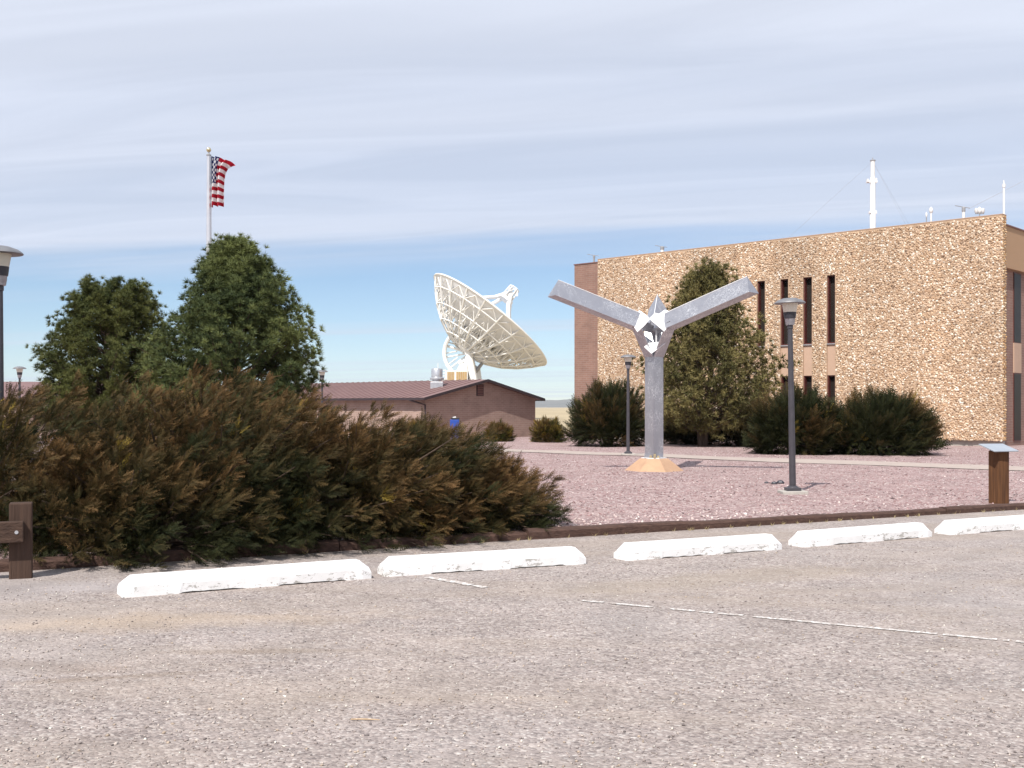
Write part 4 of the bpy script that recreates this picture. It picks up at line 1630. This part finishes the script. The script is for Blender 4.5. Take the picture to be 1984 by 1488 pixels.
p, Z = roof_base(1691, 3.0)
mt = thing('antenna_mast', p, 'tall white rooftop mast with two short crossarms and guy wires', 'antenna')
zt_ = zpx(312, Z)
MB().lathe([(0.155, 0.0), (0.155, zpx(412, Z) - p[2]), (0.14, zpx(411, Z) - p[2]), (0.14, zpx(345, Z) - p[2]), (0.115, zpx(344, Z) - p[2]), (0.115, zt_ - p[2])], 16, p).build('pole', M['white'], mt, smooth=True)
for (py, x0, x1, up) in ((353, 1679, 1699, 0.16), (413, 1684, 1698, 0.08)):
    z = zpx(py, Z)
    a_, b_3 = np.array([XofP(x0, Z), Z - 0.05, z]), np.array([XofP(x1, Z), Z + 0.05, z + 0.06])
    c_ = MB().box((a_ + b_3) / 2, np.linalg.norm(b_3 - a_), 0.16, 0.13)
    c_.box(a_ + np.array([0.04, 0, up / 2]), 0.09, 0.14, up)
    c_.box(b_3 + np.array([-0.04, 0, up / 2]), 0.09, 0.14, up)
    c_.build('crossarm', M['white'], mt)
MB().lathe([(0.145, 0), (0.145, 0.05), (0.03, 0.06), (0.02, 0.18)], 12, p + np.array([0, 0, zt_ - p[2]])).build('top_cap', M['grey'], mt)
for (dx, dy) in ((-6.0, 2.5), (5.0, 4.0), (2.5, -1.0)):
    e = p + np.array([dx, dy, 0]) * 0.8
    MB().tube([p + np.array([0, 0, zt_ - p[2] - 0.02]), np.array([e[0], e[1], RZ])], 0.004, 4).build('guy_wire', M['wire'], mt)

p, Z = roof_base(1945, 3.2)
pt = thing('vent_pipe', p, 'thin white pole at the corner of the roof, standing above the tan fascia', 'pole')
MB().lathe([(0.055, 0), (0.05, zpx(362, Z) - p[2])], 12, p).build('pole', M['white'], pt, smooth=True)
MB().lathe([(0.075, zpx(363, Z) - p[2]), (0.08, zpx(357, Z) - p[2]), (0.03, zpx(356, Z) - p[2]), (0.02, zpx(349, Z) - p[2])], 12, p).build('tip', M['white'], pt)


def instrument(px, w_, pyt, wpx, label, head='globe', arm=None, colm='white'):
    p, Z = roof_base(px, w_)
    t = thing('weather_instrument', p, label, 'instrument', 'instruments on the office roof')
    zt_ = zpx(pyt, Z) - p[2]
    r_ = wpx / 2 / F * Z
    MB().lathe([(r_, 0), (r_ * 0.9, zt_ * 0.8)], 10, p).build('stand', M[colm], t, smooth=True)
    if head == 'globe':
        MB().lathe([(r_ * 0.8, zt_ * 0.78), (r_ * 1.9, zt_ * 0.83), (r_ * 1.9, zt_ * 0.93), (r_ * 0.6, zt_)], 12, p).build('head', M['white'], t, smooth=True)
    elif head == 'cluster':
        for dx in (-0.16, 0.0, 0.16):
            MB().lathe([(0.03, zt_ * 0.72), (0.085, zt_ * 0.78), (0.085, zt_ * 0.92), (0.02, zt_ * (1.0 if dx == 0 else 0.95))], 10, p + np.array([dx, 0, 0])).build('sensor', M['white'], t, smooth=True)
        MB().box(p + np.array([0, 0, zt_ * 0.72]), 0.42, 0.06, 0.05).build('bar', M['grey'], t)
    elif head == 'vane':
        MB().lathe([(r_ * 1.15, zt_ * 0.8), (r_ * 1.15, zt_ * 0.95), (r_ * 0.5, zt_)], 10, p).build('head', M['grey'], t)
        MB().tube([p + np.array([-0.42, 0, zt_ * 0.99 + 0.06]), p + np.array([0.0, 0, zt_ * 0.97]), p + np.array([0.30, 0, zt_ * 0.94])], 0.018, 6).build('arm', M['grey'], t)
    return t


instrument(1795, 1.6, 411, 2.0, 'small dark-stemmed rooftop sensor beside a taller white one', 'globe', colm='grey')
instrument(1804, 1.9, 401, 3.6, 'white rooftop sensor with a domed head', 'globe')
instrument(1867, 1.6, 400, 6.0, 'stubby rooftop post with a thin crosswise arm', 'vane')
instrument(1898, 1.6, 401, 2.0, 'cluster of three small white sensors near the roof corner', 'cluster', colm='grey')
instrument(1283, 1.2, 477, 7.0, 'short white roof vent above the juniper tree side of the wall', 'vane')
instrument(1151, 1.0, 494, 4.0, 'small roof post with an arm above the brick pier', 'vane', colm='grey')
p, Z = roof_base(1872, 1.6)
q_, Zq = roof_base(2040, 9.0)
MBw = MB().tube([p + np.array([0.1, 0, zpx(405, Z) - p[2]]), np.array([XofP(1984, Z + 5), Z + 5, zpx(350, Z + 5)]), np.array([XofP(2080, Z + 9), Z + 9, zpx(303, Z + 9)])], 0.009, 4)
wr = MBw.build('cable', M['wire'])
tag(wr, 'thin dark cable strung up from the stubby rooftop post', 'cable')

# ================================================================== gabled building
L0 = np.array([XofP(824, 68.0), 68.0, 0.0])
GT = unit((0.6742, 0.7386, 0))           # along the gable wall
GN = unit((0.7386, -0.6742, 0))          # out of the gable wall
GR = -GN                                  # along the ridge, away
W = 10.1
gG = G(70) - 0.0
EH = EYE + 18.0 / F * 68.0               # eave edge height
AH = EYE + 54.0 / F * 71.4               # ridge height
OV = 0.5
OG = 0.42
LEN = 24.0
slope = (AH - EH) / (W / 2 + OV)


def gpnt(t_, r_, z):
    return L0 + GT * t_ + GR * r_ + np.array([0, 0, z])


gb = thing('gabled_building', gpnt(W / 2, LEN / 2, gG), 'low brown brick building with a shallow red-brown gable roof', 'building')
brickG = brick_material('brick_gable', GT, (0.335, 0.23, 0.19), (0.30, 0.20, 0.165), (0.37, 0.29, 0.245))
brickS = brick_material('brick_long', GR, (0.36, 0.25, 0.205), (0.32, 0.22, 0.18), (0.38, 0.30, 0.255))
zw = EH + slope * OV - 0.10
za = AH - 0.12
gable = [gpnt(0, 0, gG - 0.3), gpnt(W, 0, gG - 0.3), gpnt(W, 0, zw), gpnt(W / 2, 0, za), gpnt(0, 0, zw)]
MB().prism(gable, GR * 0.25).build('gable_wall', brickG, gb)
MB().prism([p_ + GR * (LEN - 0.25) for p_ in gable], GR * 0.25).build('gable_wall', brickG, gb)
for t_ in (0.0, W - 0.25):
    MB().prism([gpnt(t_, 0.26, gG - 0.3), gpnt(t_ + 0.25, 0.26, gG - 0.3), gpnt(t_ + 0.25, 0.26, zw - 0.02), gpnt(t_, 0.26, zw - 0.02)], GR * (LEN - 0.52)).build('side_wall', brickS, gb)
for sgn in (0, 1):
    te = -OV if sgn == 0 else W + OV
    q = [gpnt(te, -OG, EH), gpnt(W / 2, -OG, AH), gpnt(W / 2, LEN + OV, AH), gpnt(te, LEN + OV, EH)]
    ro = MB().prism(q, (0, 0, -0.085)).build('roof', M['roof'], gb)
    # standing ribs across the slope
    for r_ in np.arange(0.3, LEN + OV, 0.6):
        a_, b_3 = gpnt(te, r_, EH + 0.004), gpnt(W / 2, r_, AH + 0.004)
        MB().prism([a_, b_3, b_3 + GR * 0.03, a_ + GR * 0.03], (0, 0, 0.028)).build('roof_rib', M['roof'], ro)
    # barge board and eave board
    a_, b_3 = gpnt(te, -OG - 0.003, EH + 0.02), gpnt(W / 2, -OG - 0.003, AH + 0.02)
    MB().prism([a_, b_3, b_3 - zz3 * 0.17, a_ - zz3 * 0.17], GN * 0.035).build('barge_board', M['trim'], gb)
    st2 = -0.03 if sgn == 0 else 0.03
    a_ = gpnt(te, -OG + 0.01, EH + 0.015)
    MB().prism([a_, a_ + GR * (LEN + 2 * OV), a_ + GR * (LEN + 2 * OV) - zz3 * 0.15, a_ - zz3 * 0.15], GT * st2).build('eave_board', M['trim'], gb)
# gable louvre
mbx = MB()
zl = EYE + (HY - 756) / F * 71.5
fo = MB().box(gpnt(W * 0.47, -0.02, zl), 0.62, 0.05, 0.72, (GT, GN, zz3)).build('gable_vent', M['trim'], gb)
for k_ in range(6):
    MB().box(gpnt(W * 0.47, -0.055, zl - 0.28 + k_ * 0.112), 0.52, 0.03, 0.07, (GT, GN, zz3)).build('slat', M['coping'], fo)
# gutter pipe at the near corner
dp_ = MB().tube([gpnt(-OV, 0.9, EH - 0.12), gpnt(-OV + 0.1, 0.5, EH - 0.22), gpnt(-0.06, -0.05, EH - 0.42), gpnt(-0.06, -0.05, gG)], 0.055, 8)
dp_.build('drainpipe', M['trim'], gb)
# roof ventilator
tv_, rv_ = 2.9, 2.0
zr = EH + slope * (tv_ + OV)
pv_ = gpnt(tv_, rv_, zr)
vt = thing('roof_ventilator', pv_, 'shiny round metal ventilator on the red-brown gable roof', 'vent')
MB().box(pv_ + np.array([0, 0, 0.05]), 0.8, 0.8, 0.52).build('kerb_box', M['galv'], vt, bevel=0.02)
MB().lathe([(0.26, 0.30), (0.26, 0.42), (0.46, 0.46), (0.46, 0.56), (0.36, 0.62), (0.37, 1.08), (0.33, 1.15), (0.0, 1.2)], 24, pv_, cap=False).build('cowl', M['galv'], vt, smooth=True)

# second long low roof, far left behind the pines
L1 = np.array([-46.0, 82.0, 0])
lb = thing('low_building', (-34, 84, G(84)), 'low building whose brown roof shows left of the pines', 'building')
rz1 = EYE + 49.5 / F * 84
q0, q1 = -48.0, -22.0
for sgn in (-1, 1):
    MB().prism([(q0, 84, rz1), (q1, 84, rz1), (q1, 84 + sgn * 5.5, rz1 - 1.2), (q0, 84 + sgn * 5.5, rz1 - 1.2)], (0, 0, -0.1)).build('roof', M['roof'], lb)
brickL = brick_material('brick_low', (1, 0, 0), (0.335, 0.23, 0.19), (0.30, 0.20, 0.165), (0.37, 0.29, 0.245))
MB().bbox(q0 + 0.5, q1 - 0.5, 79.0, 89.0, G(84) - 0.3, rz1 - 1.2).build('wall', brickL, lb)
for xw in (-44.0, -38.5, -33.0, -27.5):
    fo = MB().bbox(xw - 0.6, xw + 0.6, 78.95, 79.05, G(84) + 0.9, G(84) + 2.0).build('window', M['frame'], lb)
    MB().bbox(xw - 0.52, xw + 0.52, 78.93, 78.99, G(84) + 0.98, G(84) + 1.92).build('pane', M['glass'], fo)

# blue bin glimpsed over the juniper plumes
bx, bz_ = XofP(881, 58.0), 58.0
bgz = GB(bx, bz_)
bn = thing('recycling_bin', (bx, bz_, bgz), 'small blue bin with dark open lid seen just above the juniper plumes', 'bin')
hb = EYE + (HY - 813) / F * bz_ - bgz
MB().add([(bx - .19, bz_ - .19, bgz), (bx + .19, bz_ - .19, bgz), (bx + .19, bz_ + .19, bgz), (bx - .19, bz_ + .19, bgz),
          (bx - .235, bz_ - .235, bgz + hb), (bx + .235, bz_ - .235, bgz + hb), (bx + .235, bz_ + .235, bgz + hb), (bx - .235, bz_ + .235, bgz + hb)],
         [(3, 2, 1, 0), (4, 5, 6, 7), (0, 1, 5, 4), (1, 2, 6, 5), (2, 3, 7, 6), (3, 0, 4, 7)]).build('body', M['blue'], bn, bevel=0.02)
MB().box((bx + 0.03, bz_, bgz + hb + 0.05), 0.42, 0.42, 0.09).build('lid', M['black'], bn, bevel=0.02)
MB().box((bx - 0.02, bz_ - 0.05, bgz + hb + 0.12), 0.16, 0.16, 0.06, (unit((1, .2, .2)), unit((-.2, 1, 0)), unit((-.2, 0, 1)))).build('paper', M['white'], bn)

# ================================================================== flagpole and flag
Zf = 36.0
fx = XofP(404.5, Zf)
fp = thing('flagpole', (fx, Zf, GB(fx, Zf)), 'slim silver flagpole with a gold ball rising behind the taller pine', 'flagpole')
fo_ = np.array([fx, Zf, GB(fx, Zf)])
zt_ = EYE + (HY - 300) / F * Zf - fo_[2]
MB().lathe([(0.10, -0.02), (0.095, 3), (0.078, zt_ * 0.7), (0.058, zt_)], 16, fo_).build('pole', M['flagpole'], fp, smooth=True)
MB().lathe([(0.075, zt_ - 0.03), (0.08, zt_ + 0.0), (0.03, zt_ + 0.03), (0.02, zt_ + 0.09)], 14, fo_).build('truck', M['grey'], fp, smooth=True)
zb_ = zt_ + 0.16
MB().lathe([(0.078 * math.sin(a_), zb_ - 0.078 * math.cos(a_)) for a_ in np.linspace(0.12, 3.0, 10)], 18, fo_).build('ball', M['gold'], fp, smooth=True)
MB().tube([fo_ + np.array([0.085, -0.03, zt_ - 0.05]), fo_ + np.array([0.11, -0.04, zt_ * 0.5]), fo_ + np.array([0.115, -0.04, 1.2])], 0.006, 4).build('halyard', M['wire'], fp)

zf0 = EYE + (HY - 303) / F * Zf           # top of the flag
hoist = (401 - 303) / F * Zf
nu, nv = 96, 78
fly = hoist * 1.75
du = fly / nu
FV = np.zeros((nv + 1, nu + 1, 3))
for j in range(nv + 1):
    v = j / nv
    x, y = 0.0, 0.0
    x0 = fx + 0.09
    for i in range(nu + 1):
        u = i / nu
        # limp cloth folding back and forth, a little more open along the top edge
        ph = 2 * math.pi * (2.55 * u + 0.10 * v) + 0.5
        op = 0.14 + 0.16 * math.exp(-v * 7)
        hx = op + 0.55 * max(0, math.cos(ph)) ** 2 * (0.45 + 0.35 * math.exp(-v * 6))
        hx = min(0.92, hx * (0.75 if u < 0.3 else 1.0))
        sag = (0.05 + 0.34 * u ** 1.4) * (0.35 + 0.75 * math.exp(-v * 5)) * 0.62
        hy = math.sin(ph + 0.8) * math.sqrt(max(0.0, 1 - hx * hx))
        FV[j, i] = (x0 + x, Zf - 0.04 + y, zf0 - v * hoist - fly * sag * u * 0.42 * (1.0 - 0.55 * v) + 0.05 * v * u + 0.012 * math.sin(9 * u + 5 * v))
        x += du * hx * (0.74 + 0.10 * v)
        y += du * hy * 0.9
FVf = FV.reshape(-1, 3)
FF, FC = [], []
red, wht, blu = (0.42, 0.012, 0.03), (0.82, 0.82, 0.82), (0.012, 0.024, 0.12)
# every facet its own vertices so that colours stay crisp
vv, ff, cc_ = [], [], []
for j in range(nv):
    for i in range(nu):
        u, v = (i + 0.5) / nu, (j + 0.5) / nv
        stripe = int(v * 13)
        cq = red if stripe % 2 == 0 else wht
        if u < 0.40 and v < 7 / 13:
            cq = blu
            ru = u / 0.40 * 12.0
            rv = v / (7 / 13) * 10.0
            a_, b_3 = round(ru), round(rv)
            if 1 <= a_ <= 11 and 1 <= b_3 <= 9 and (a_ + b_3) % 2 == 0 and ((ru - a_) ** 2 + (rv - b_3) ** 2) < 0.36:
                cq = wht
        b0 = len(vv)
        vv += [FV[j, i], FV[j, i + 1], FV[j + 1, i + 1], FV[j + 1, i]]
        ff.append((b0, b0 + 1, b0 + 2, b0 + 3))
        cc_ += [cq] * 4
fl = np_mesh('flag', np.array(vv), ff, M['flag'], None, np.array(cc_))
tag(fl, 'red and white striped flag with a starred blue corner hanging limp from the flagpole', 'flag')

# ================================================================== radio telescope
ZA = 200.0
KA = ZA / F
gA = G(200)


def ap(px, py, dy=0.0):
    return np.array([XofP(px, ZA), ZA + dy, EYE + (HY - py) * KA])


an = thing('radio_telescope', (ap(905, 0)[0], ZA, gA), 'great white dish antenna on its pedestal rising behind the gabled roof', 'antenna')
axn = unit((0.612, 0.135, 0.78))
Rd, Dp = 12.55, 4.1
rimc = ap(950, 620)
vtx = rimc - axn * Dp
e1 = unit(np.cross(axn, np.array([0, 1.0, 0])))
e1 = unit(e1)
e2 = np.cross(axn, e1)


def dp(r_, th_, back=0.0):
    return vtx + axn * (Dp * (r_ / Rd) ** 2 - back) + (e1 * math.cos(th_) + e2 * math.sin(th_)) * r_


# reflector: closed thin shell with a rim lip, in 32 gores and 6 rings
mb = MB()
nr, nt_ = 8, 64
ringr = [1.0, 3.0, 5.0, 7.0, 8.8, 10.4, 11.6, Rd]
for back in (0.0, 0.16):
    for r_ in ringr:
        for k_ in range(nt_):
            mb.v.append(tuple(dp(r_, 2 * math.pi * k_ / nt_, back)))
for sset in (0, 1):
    o_ = sset * len(ringr) * nt_
    for i in range(len(ringr) - 1):
        for k_ in range(nt_):
            k2 = (k_ + 1) % nt_
            fq_ = (o_ + i * nt_ + k_, o_ + i * nt_ + k2, o_ + (i + 1) * nt_ + k2, o_ + (i + 1) * nt_ + k_)
            mb.f.append(fq_)
o2 = len(ringr) * nt_
for i in (0, len(ringr) - 1):
    for k_ in range(nt_):
        k2 = (k_ + 1) % nt_
        mb.f.append((i * nt_ + k_, i * nt_ + k2, o2 + i * nt_ + k2, o2 + i * nt_ + k_))
refl = mb.build('reflector', M['whiteshell'], an)
rim = MB().tube([dp(Rd + 0.03, 2 * math.pi * k_ / 64, 0.1) for k_ in range(65)], 0.17, 6, False).build('rim', M['white'], refl)
# radial ribs of the backing frame
NRIB = 20
RB = [(2.6, 3.3), (4.6, 3.0), (6.9, 2.55), (9.2, 1.8), (11.2, 0.9), (12.4, 0.2)]
for k_ in range(NRIB):
    th_ = 2 * math.pi * (k_ + 0.5) / NRIB
    mb = MB()
    for i in range(len(RB) - 1):
        (r0, b0), (r1_, b1) = RB[i], RB[i + 1]
        mb.tube([dp(r0, th_, b0), dp(r1_, th_, b1)], 0.135, 5)
        mb.tube([dp(r0, th_, b0), dp(r1_, th_, 0.15)], 0.10, 4)
        mb.tube([dp(r0, th_, b0), dp(r0, th_, 0.15)], 0.10, 4)
    mb.build('rib', M['white'], an, fixn=False)
# hoop rings and cross bracing
for i, (r_, b_4) in enumerate(RB[:5]):
    mb = MB()
    P_ = [dp(r_, 2 * math.pi * (k_ + 0.5) / NRIB, b_4) for k_ in range(NRIB)]
    for k_ in range(NRIB):
        mb.tube([P_[k_], P_[(k_ + 1) % NRIB]], 0.12, 5)
        thm = 2 * math.pi * (k_ + 1) / NRIB
        if i < 5:
            rn = RB[i + 1][0]
            mid = dp((r_ + rn) / 2 + 0.3, thm, 0.17)
            mb.tube([P_[k_], mid], 0.095, 4)
            mb.tube([P_[(k_ + 1) % NRIB], mid], 0.095, 4)
    mb.build('hoop', M['white'], an, fixn=False)
# hub drum behind the dish and the box under it
hub = MB()
hub.tube([vtx - axn * 0.1, vtx - axn * 2.4, vtx - axn * 3.2], [3.3, 2.7, 1.5], 20)
hub.build('hub', M['white'], an)
# vertex box hanging to the lower right, two-sided tapered trough
tr = MB()
a_, b_3 = ap(916, 690, -1.0), ap(1000, 716, -1.5)
up_ = ap(945, 672, -1.0) - ap(916, 690, -1.0)
tr.prism([ap(915, 688, -2.5), ap(925, 668, -2.5), ap(972, 690, -2.5), ap(962, 706, -2.5), ap(938, 704, -2.5)], (0, 5.0, 0))
tr.build('ballast_box', M['whiteshell'], an)
# feed legs and subreflector
apex = ap(991, 566)
topc = apex
feet = [dp(8.6, 2 * math.pi * q_ / 4 + 0.62) for q_ in range(4)]
for q_, f_ in enumerate(feet):
    d = unit(apex - f_)
    MB().tube([f_, f_ * 0.25 + (apex - axn * 1.0) * 0.75, apex - axn * 0.2], [0.30, 0.36, 0.5], 8).build('feed_leg', M['white'], an)
MB().tube([apex - axn * 2.1, apex - axn * 1.9, apex - axn * 1.35, apex - axn * 1.2], [0.9, 1.5, 1.35, 0.7], 18).build('subreflector', M['white'], an, smooth=True)
mb = MB()
for q_ in range(6):
    a6_ = 2 * math.pi * q_ / 6
    o_ = (e1 * math.cos(a6_) + e2 * math.sin(a6_)) * 1.0
    mb.tube([apex - axn * 1.3 + o_, apex + axn * 0.9 + o_ * 0.9], 0.13, 5)
    o2_ = (e1 * math.cos(a6_ + 1.05) + e2 * math.sin(a6_ + 1.05)) * 1.0
    mb.tube([apex + axn * 0.9 + o_ * 0.9, apex + axn * 0.9 + o2_ * 0.9], 0.13, 5)
    mb.tube([apex - axn * 0.4 + o_, apex + axn * 0.9 + o2_ * 0.9], 0.09, 4)
mb.box(apex + np.array([0.9, -0.3, -0.2]), 0.5, 0.6, 1.1)
mb.build('apex_frame', M['white'], an, fixn=False)
# elevation bearing, yoke and pedestal
E0 = ap(910, 684)
for dy_ in (-3.0, 3.0):
    ye = E0 + np.array([0, dy_, 0])
    MB().tube([ye + np.array([0, -0.35, 0]), ye + np.array([0, 0.35, 0])], 0.75, 14).build('bearing', M['white'], an)
    yk = MB()
    yk.tube([ye, np.array([ap(897, 0)[0], ZA + dy_ * 1.1, EYE + (HY - 742) * KA])], [0.42, 0.5], 8)
    yk.tube([ye, np.array([ap(919, 0)[0], ZA + dy_ * 1.1, EYE + (HY - 742) * KA])], [0.5, 0.8], 8)
    yk.tube([ap(899, 717, dy_), ap(917, 717, dy_)], 0.34, 6)
    yk.tube([ap(890, 706, dy_), ap(915, 692, dy_)], 0.22, 6)
    yk.build('yoke', M['white'], an)
MB().lathe([(3.2, gA), (2.9, gA + 2.5), (2.5, EYE + (HY - 744) * KA), (2.1, EYE + (HY - 715) * KA), (1.0, EYE + (HY - 705) * KA)], 18, (ap(908, 0)[0], ZA, 0)).build('pedestal', M['whiteshell'], an, smooth=True)
for (px, dy_) in ((880, -5), (930, -5), (905, 6)):
    MB().tube([ap(905, 745), np.array([ap(px, 0)[0], ZA + dy_, gA])], [0.8, 0.5], 8).build('leg', M['white'], an)
# elevation gear sector at the left: arc rim with spokes
mb = MB()
arcp = []
for q_ in range(15):
    a_ = R(108 + (236 - 108) * q_ / 14)
    rr_ = 49 * KA
    arcp.append(E0 + np.array([math.cos(a_) * rr_, 0, math.sin(a_) * rr_ * 1.0]))
for dy_ in (-0.6, 0.6):
    mb.tube([p_ + np.array([0, dy_, 0]) for p_ in arcp], 0.34, 6)
for i in range(14):
    mb.tube([arcp[i] + np.array([0, -0.6, 0]), arcp[i + 1] + np.array([0, 0.6, 0])], 0.12, 4)
gs = mb.build('gear_sector', M['white'], an, fixn=False)
for i in (0, 3, 6, 9, 12, 14):
    MB().tube([E0, arcp[i]], 0.26 if i in (0, 6, 14) else 0.15, 6).build('spoke', M['white'], gs)
for i in (1, 4, 7, 10, 13):
    MB().tube([E0 + (arcp[i] - E0) * 0.5, arcp[min(14, i + 1)]], 0.10, 4).build('brace', M['white'], gs)
MB().tube([ap(895, 668), ap(872, 652), vtx - axn * 2.2], [0.35, 0.35, 0.3], 6).build('strut', M['white'], an)
MB().tube([ap(921, 722, -1.5), ap(935, 704, -1.5)], [0.38, 0.28], 8).build('jack_screw', M['grey'], an)
# equipment room with louvres, and a railed platform
cb_ = MB()
x0, x1, x2 = XofP(865, ZA - 5), XofP(882, ZA - 5), XofP(906, ZA - 5)
z0_, z1_ = EYE + (HY - 745) * KA * 0.975, EYE + (HY - 718) * KA * 0.975
eq = MB().bbox(x0, x2, ZA - 5.0, ZA - 2.4, z0_, z1_).build('equipment_room', M['white'], an)
for (xa_, xb_) in ((x0 + 0.12, x1 - 0.15), (x1 + 0.15, x2 - 0.12)):
    nsl = 5
    for q_ in range(nsl):
        wsl = (xb_ - xa_) / nsl
        MB().bbox(xa_ + q_ * wsl + 0.03, xa_ + (q_ + 1) * wsl - 0.03, ZA - 5.09, ZA - 5.02, z0_ + 0.2, z1_ - 0.2).build('louvre', M['louvre'], eq)
pf_ = MB()
xa_, xb_ = XofP(839, ZA - 4), XofP(864, ZA - 4)
zz0 = EYE + (HY - 733) * KA
pf_.bbox(xa_, xb_, ZA - 5, ZA - 1, zz0 - 0.35, zz0 - 0.1)
for q_ in range(5):
    x = xa_ + (xb_ - xa_) * q_ / 4
    pf_.bbox(x - 0.07, x + 0.07, ZA - 5, ZA - 4.88, zz0 - 0.1, zz0 + 1.35)
for zq in (0.35, 0.85, 1.35):
    pf_.bbox(xa_, xb_, ZA - 5.02, ZA - 4.86, zz0 + zq - 0.12, zz0 + zq)
pf_.build('platform', M['white'], an, fixn=False)
MB().tube([np.array([xa_ + 0.8, ZA - 3, zz0 - 0.1]), np.array([xa_ + 0.8, ZA - 3, zz0 + 2.6])], 0.06, 5).build('aerial', M['white'], an)
MB().tube([np.array([(xa_ + xb_) / 2, ZA - 3, gA]), np.array([(xa_ + xb_) / 2, ZA - 3, zz0 - 0.3])], 0.4, 8).build('leg', M['white'], an)
MB().tube([np.array([(x0 + x2) / 2, ZA - 3.6, gA]), np.array([(x0 + x2) / 2, ZA - 3.6, z0_ + 0.05])], 0.7, 10).build('leg', M['white'], an)

# ================================================================== air
hz_o = MB().bbox(-13800, 13800, -250, 13600, -8.0, 330.0).build('haze', M['white'])
hm = bpy.data.materials.new('haze_air')
hm.use_nodes = True
hm.node_tree.nodes.clear()
ho = hm.node_tree.nodes.new('ShaderNodeOutputMaterial')
hv_ = hm.node_tree.nodes.new('ShaderNodeVolumePrincipled')
hv_.inputs['Color'].default_value = (0.72, 0.85, 1.0, 1)
hv_.inputs['Density'].default_value = 0.000042
hv_.inputs['Anisotropy'].default_value = 0.0
hm.node_tree.links.new(hv_.outputs[0], ho.inputs['Volume'])
hz_o.data.materials.clear()
hz_o.data.materials.append(hm)
tag(hz_o, 'pale dry air that fades the far hills to blue', 'haze', kind='stuff')
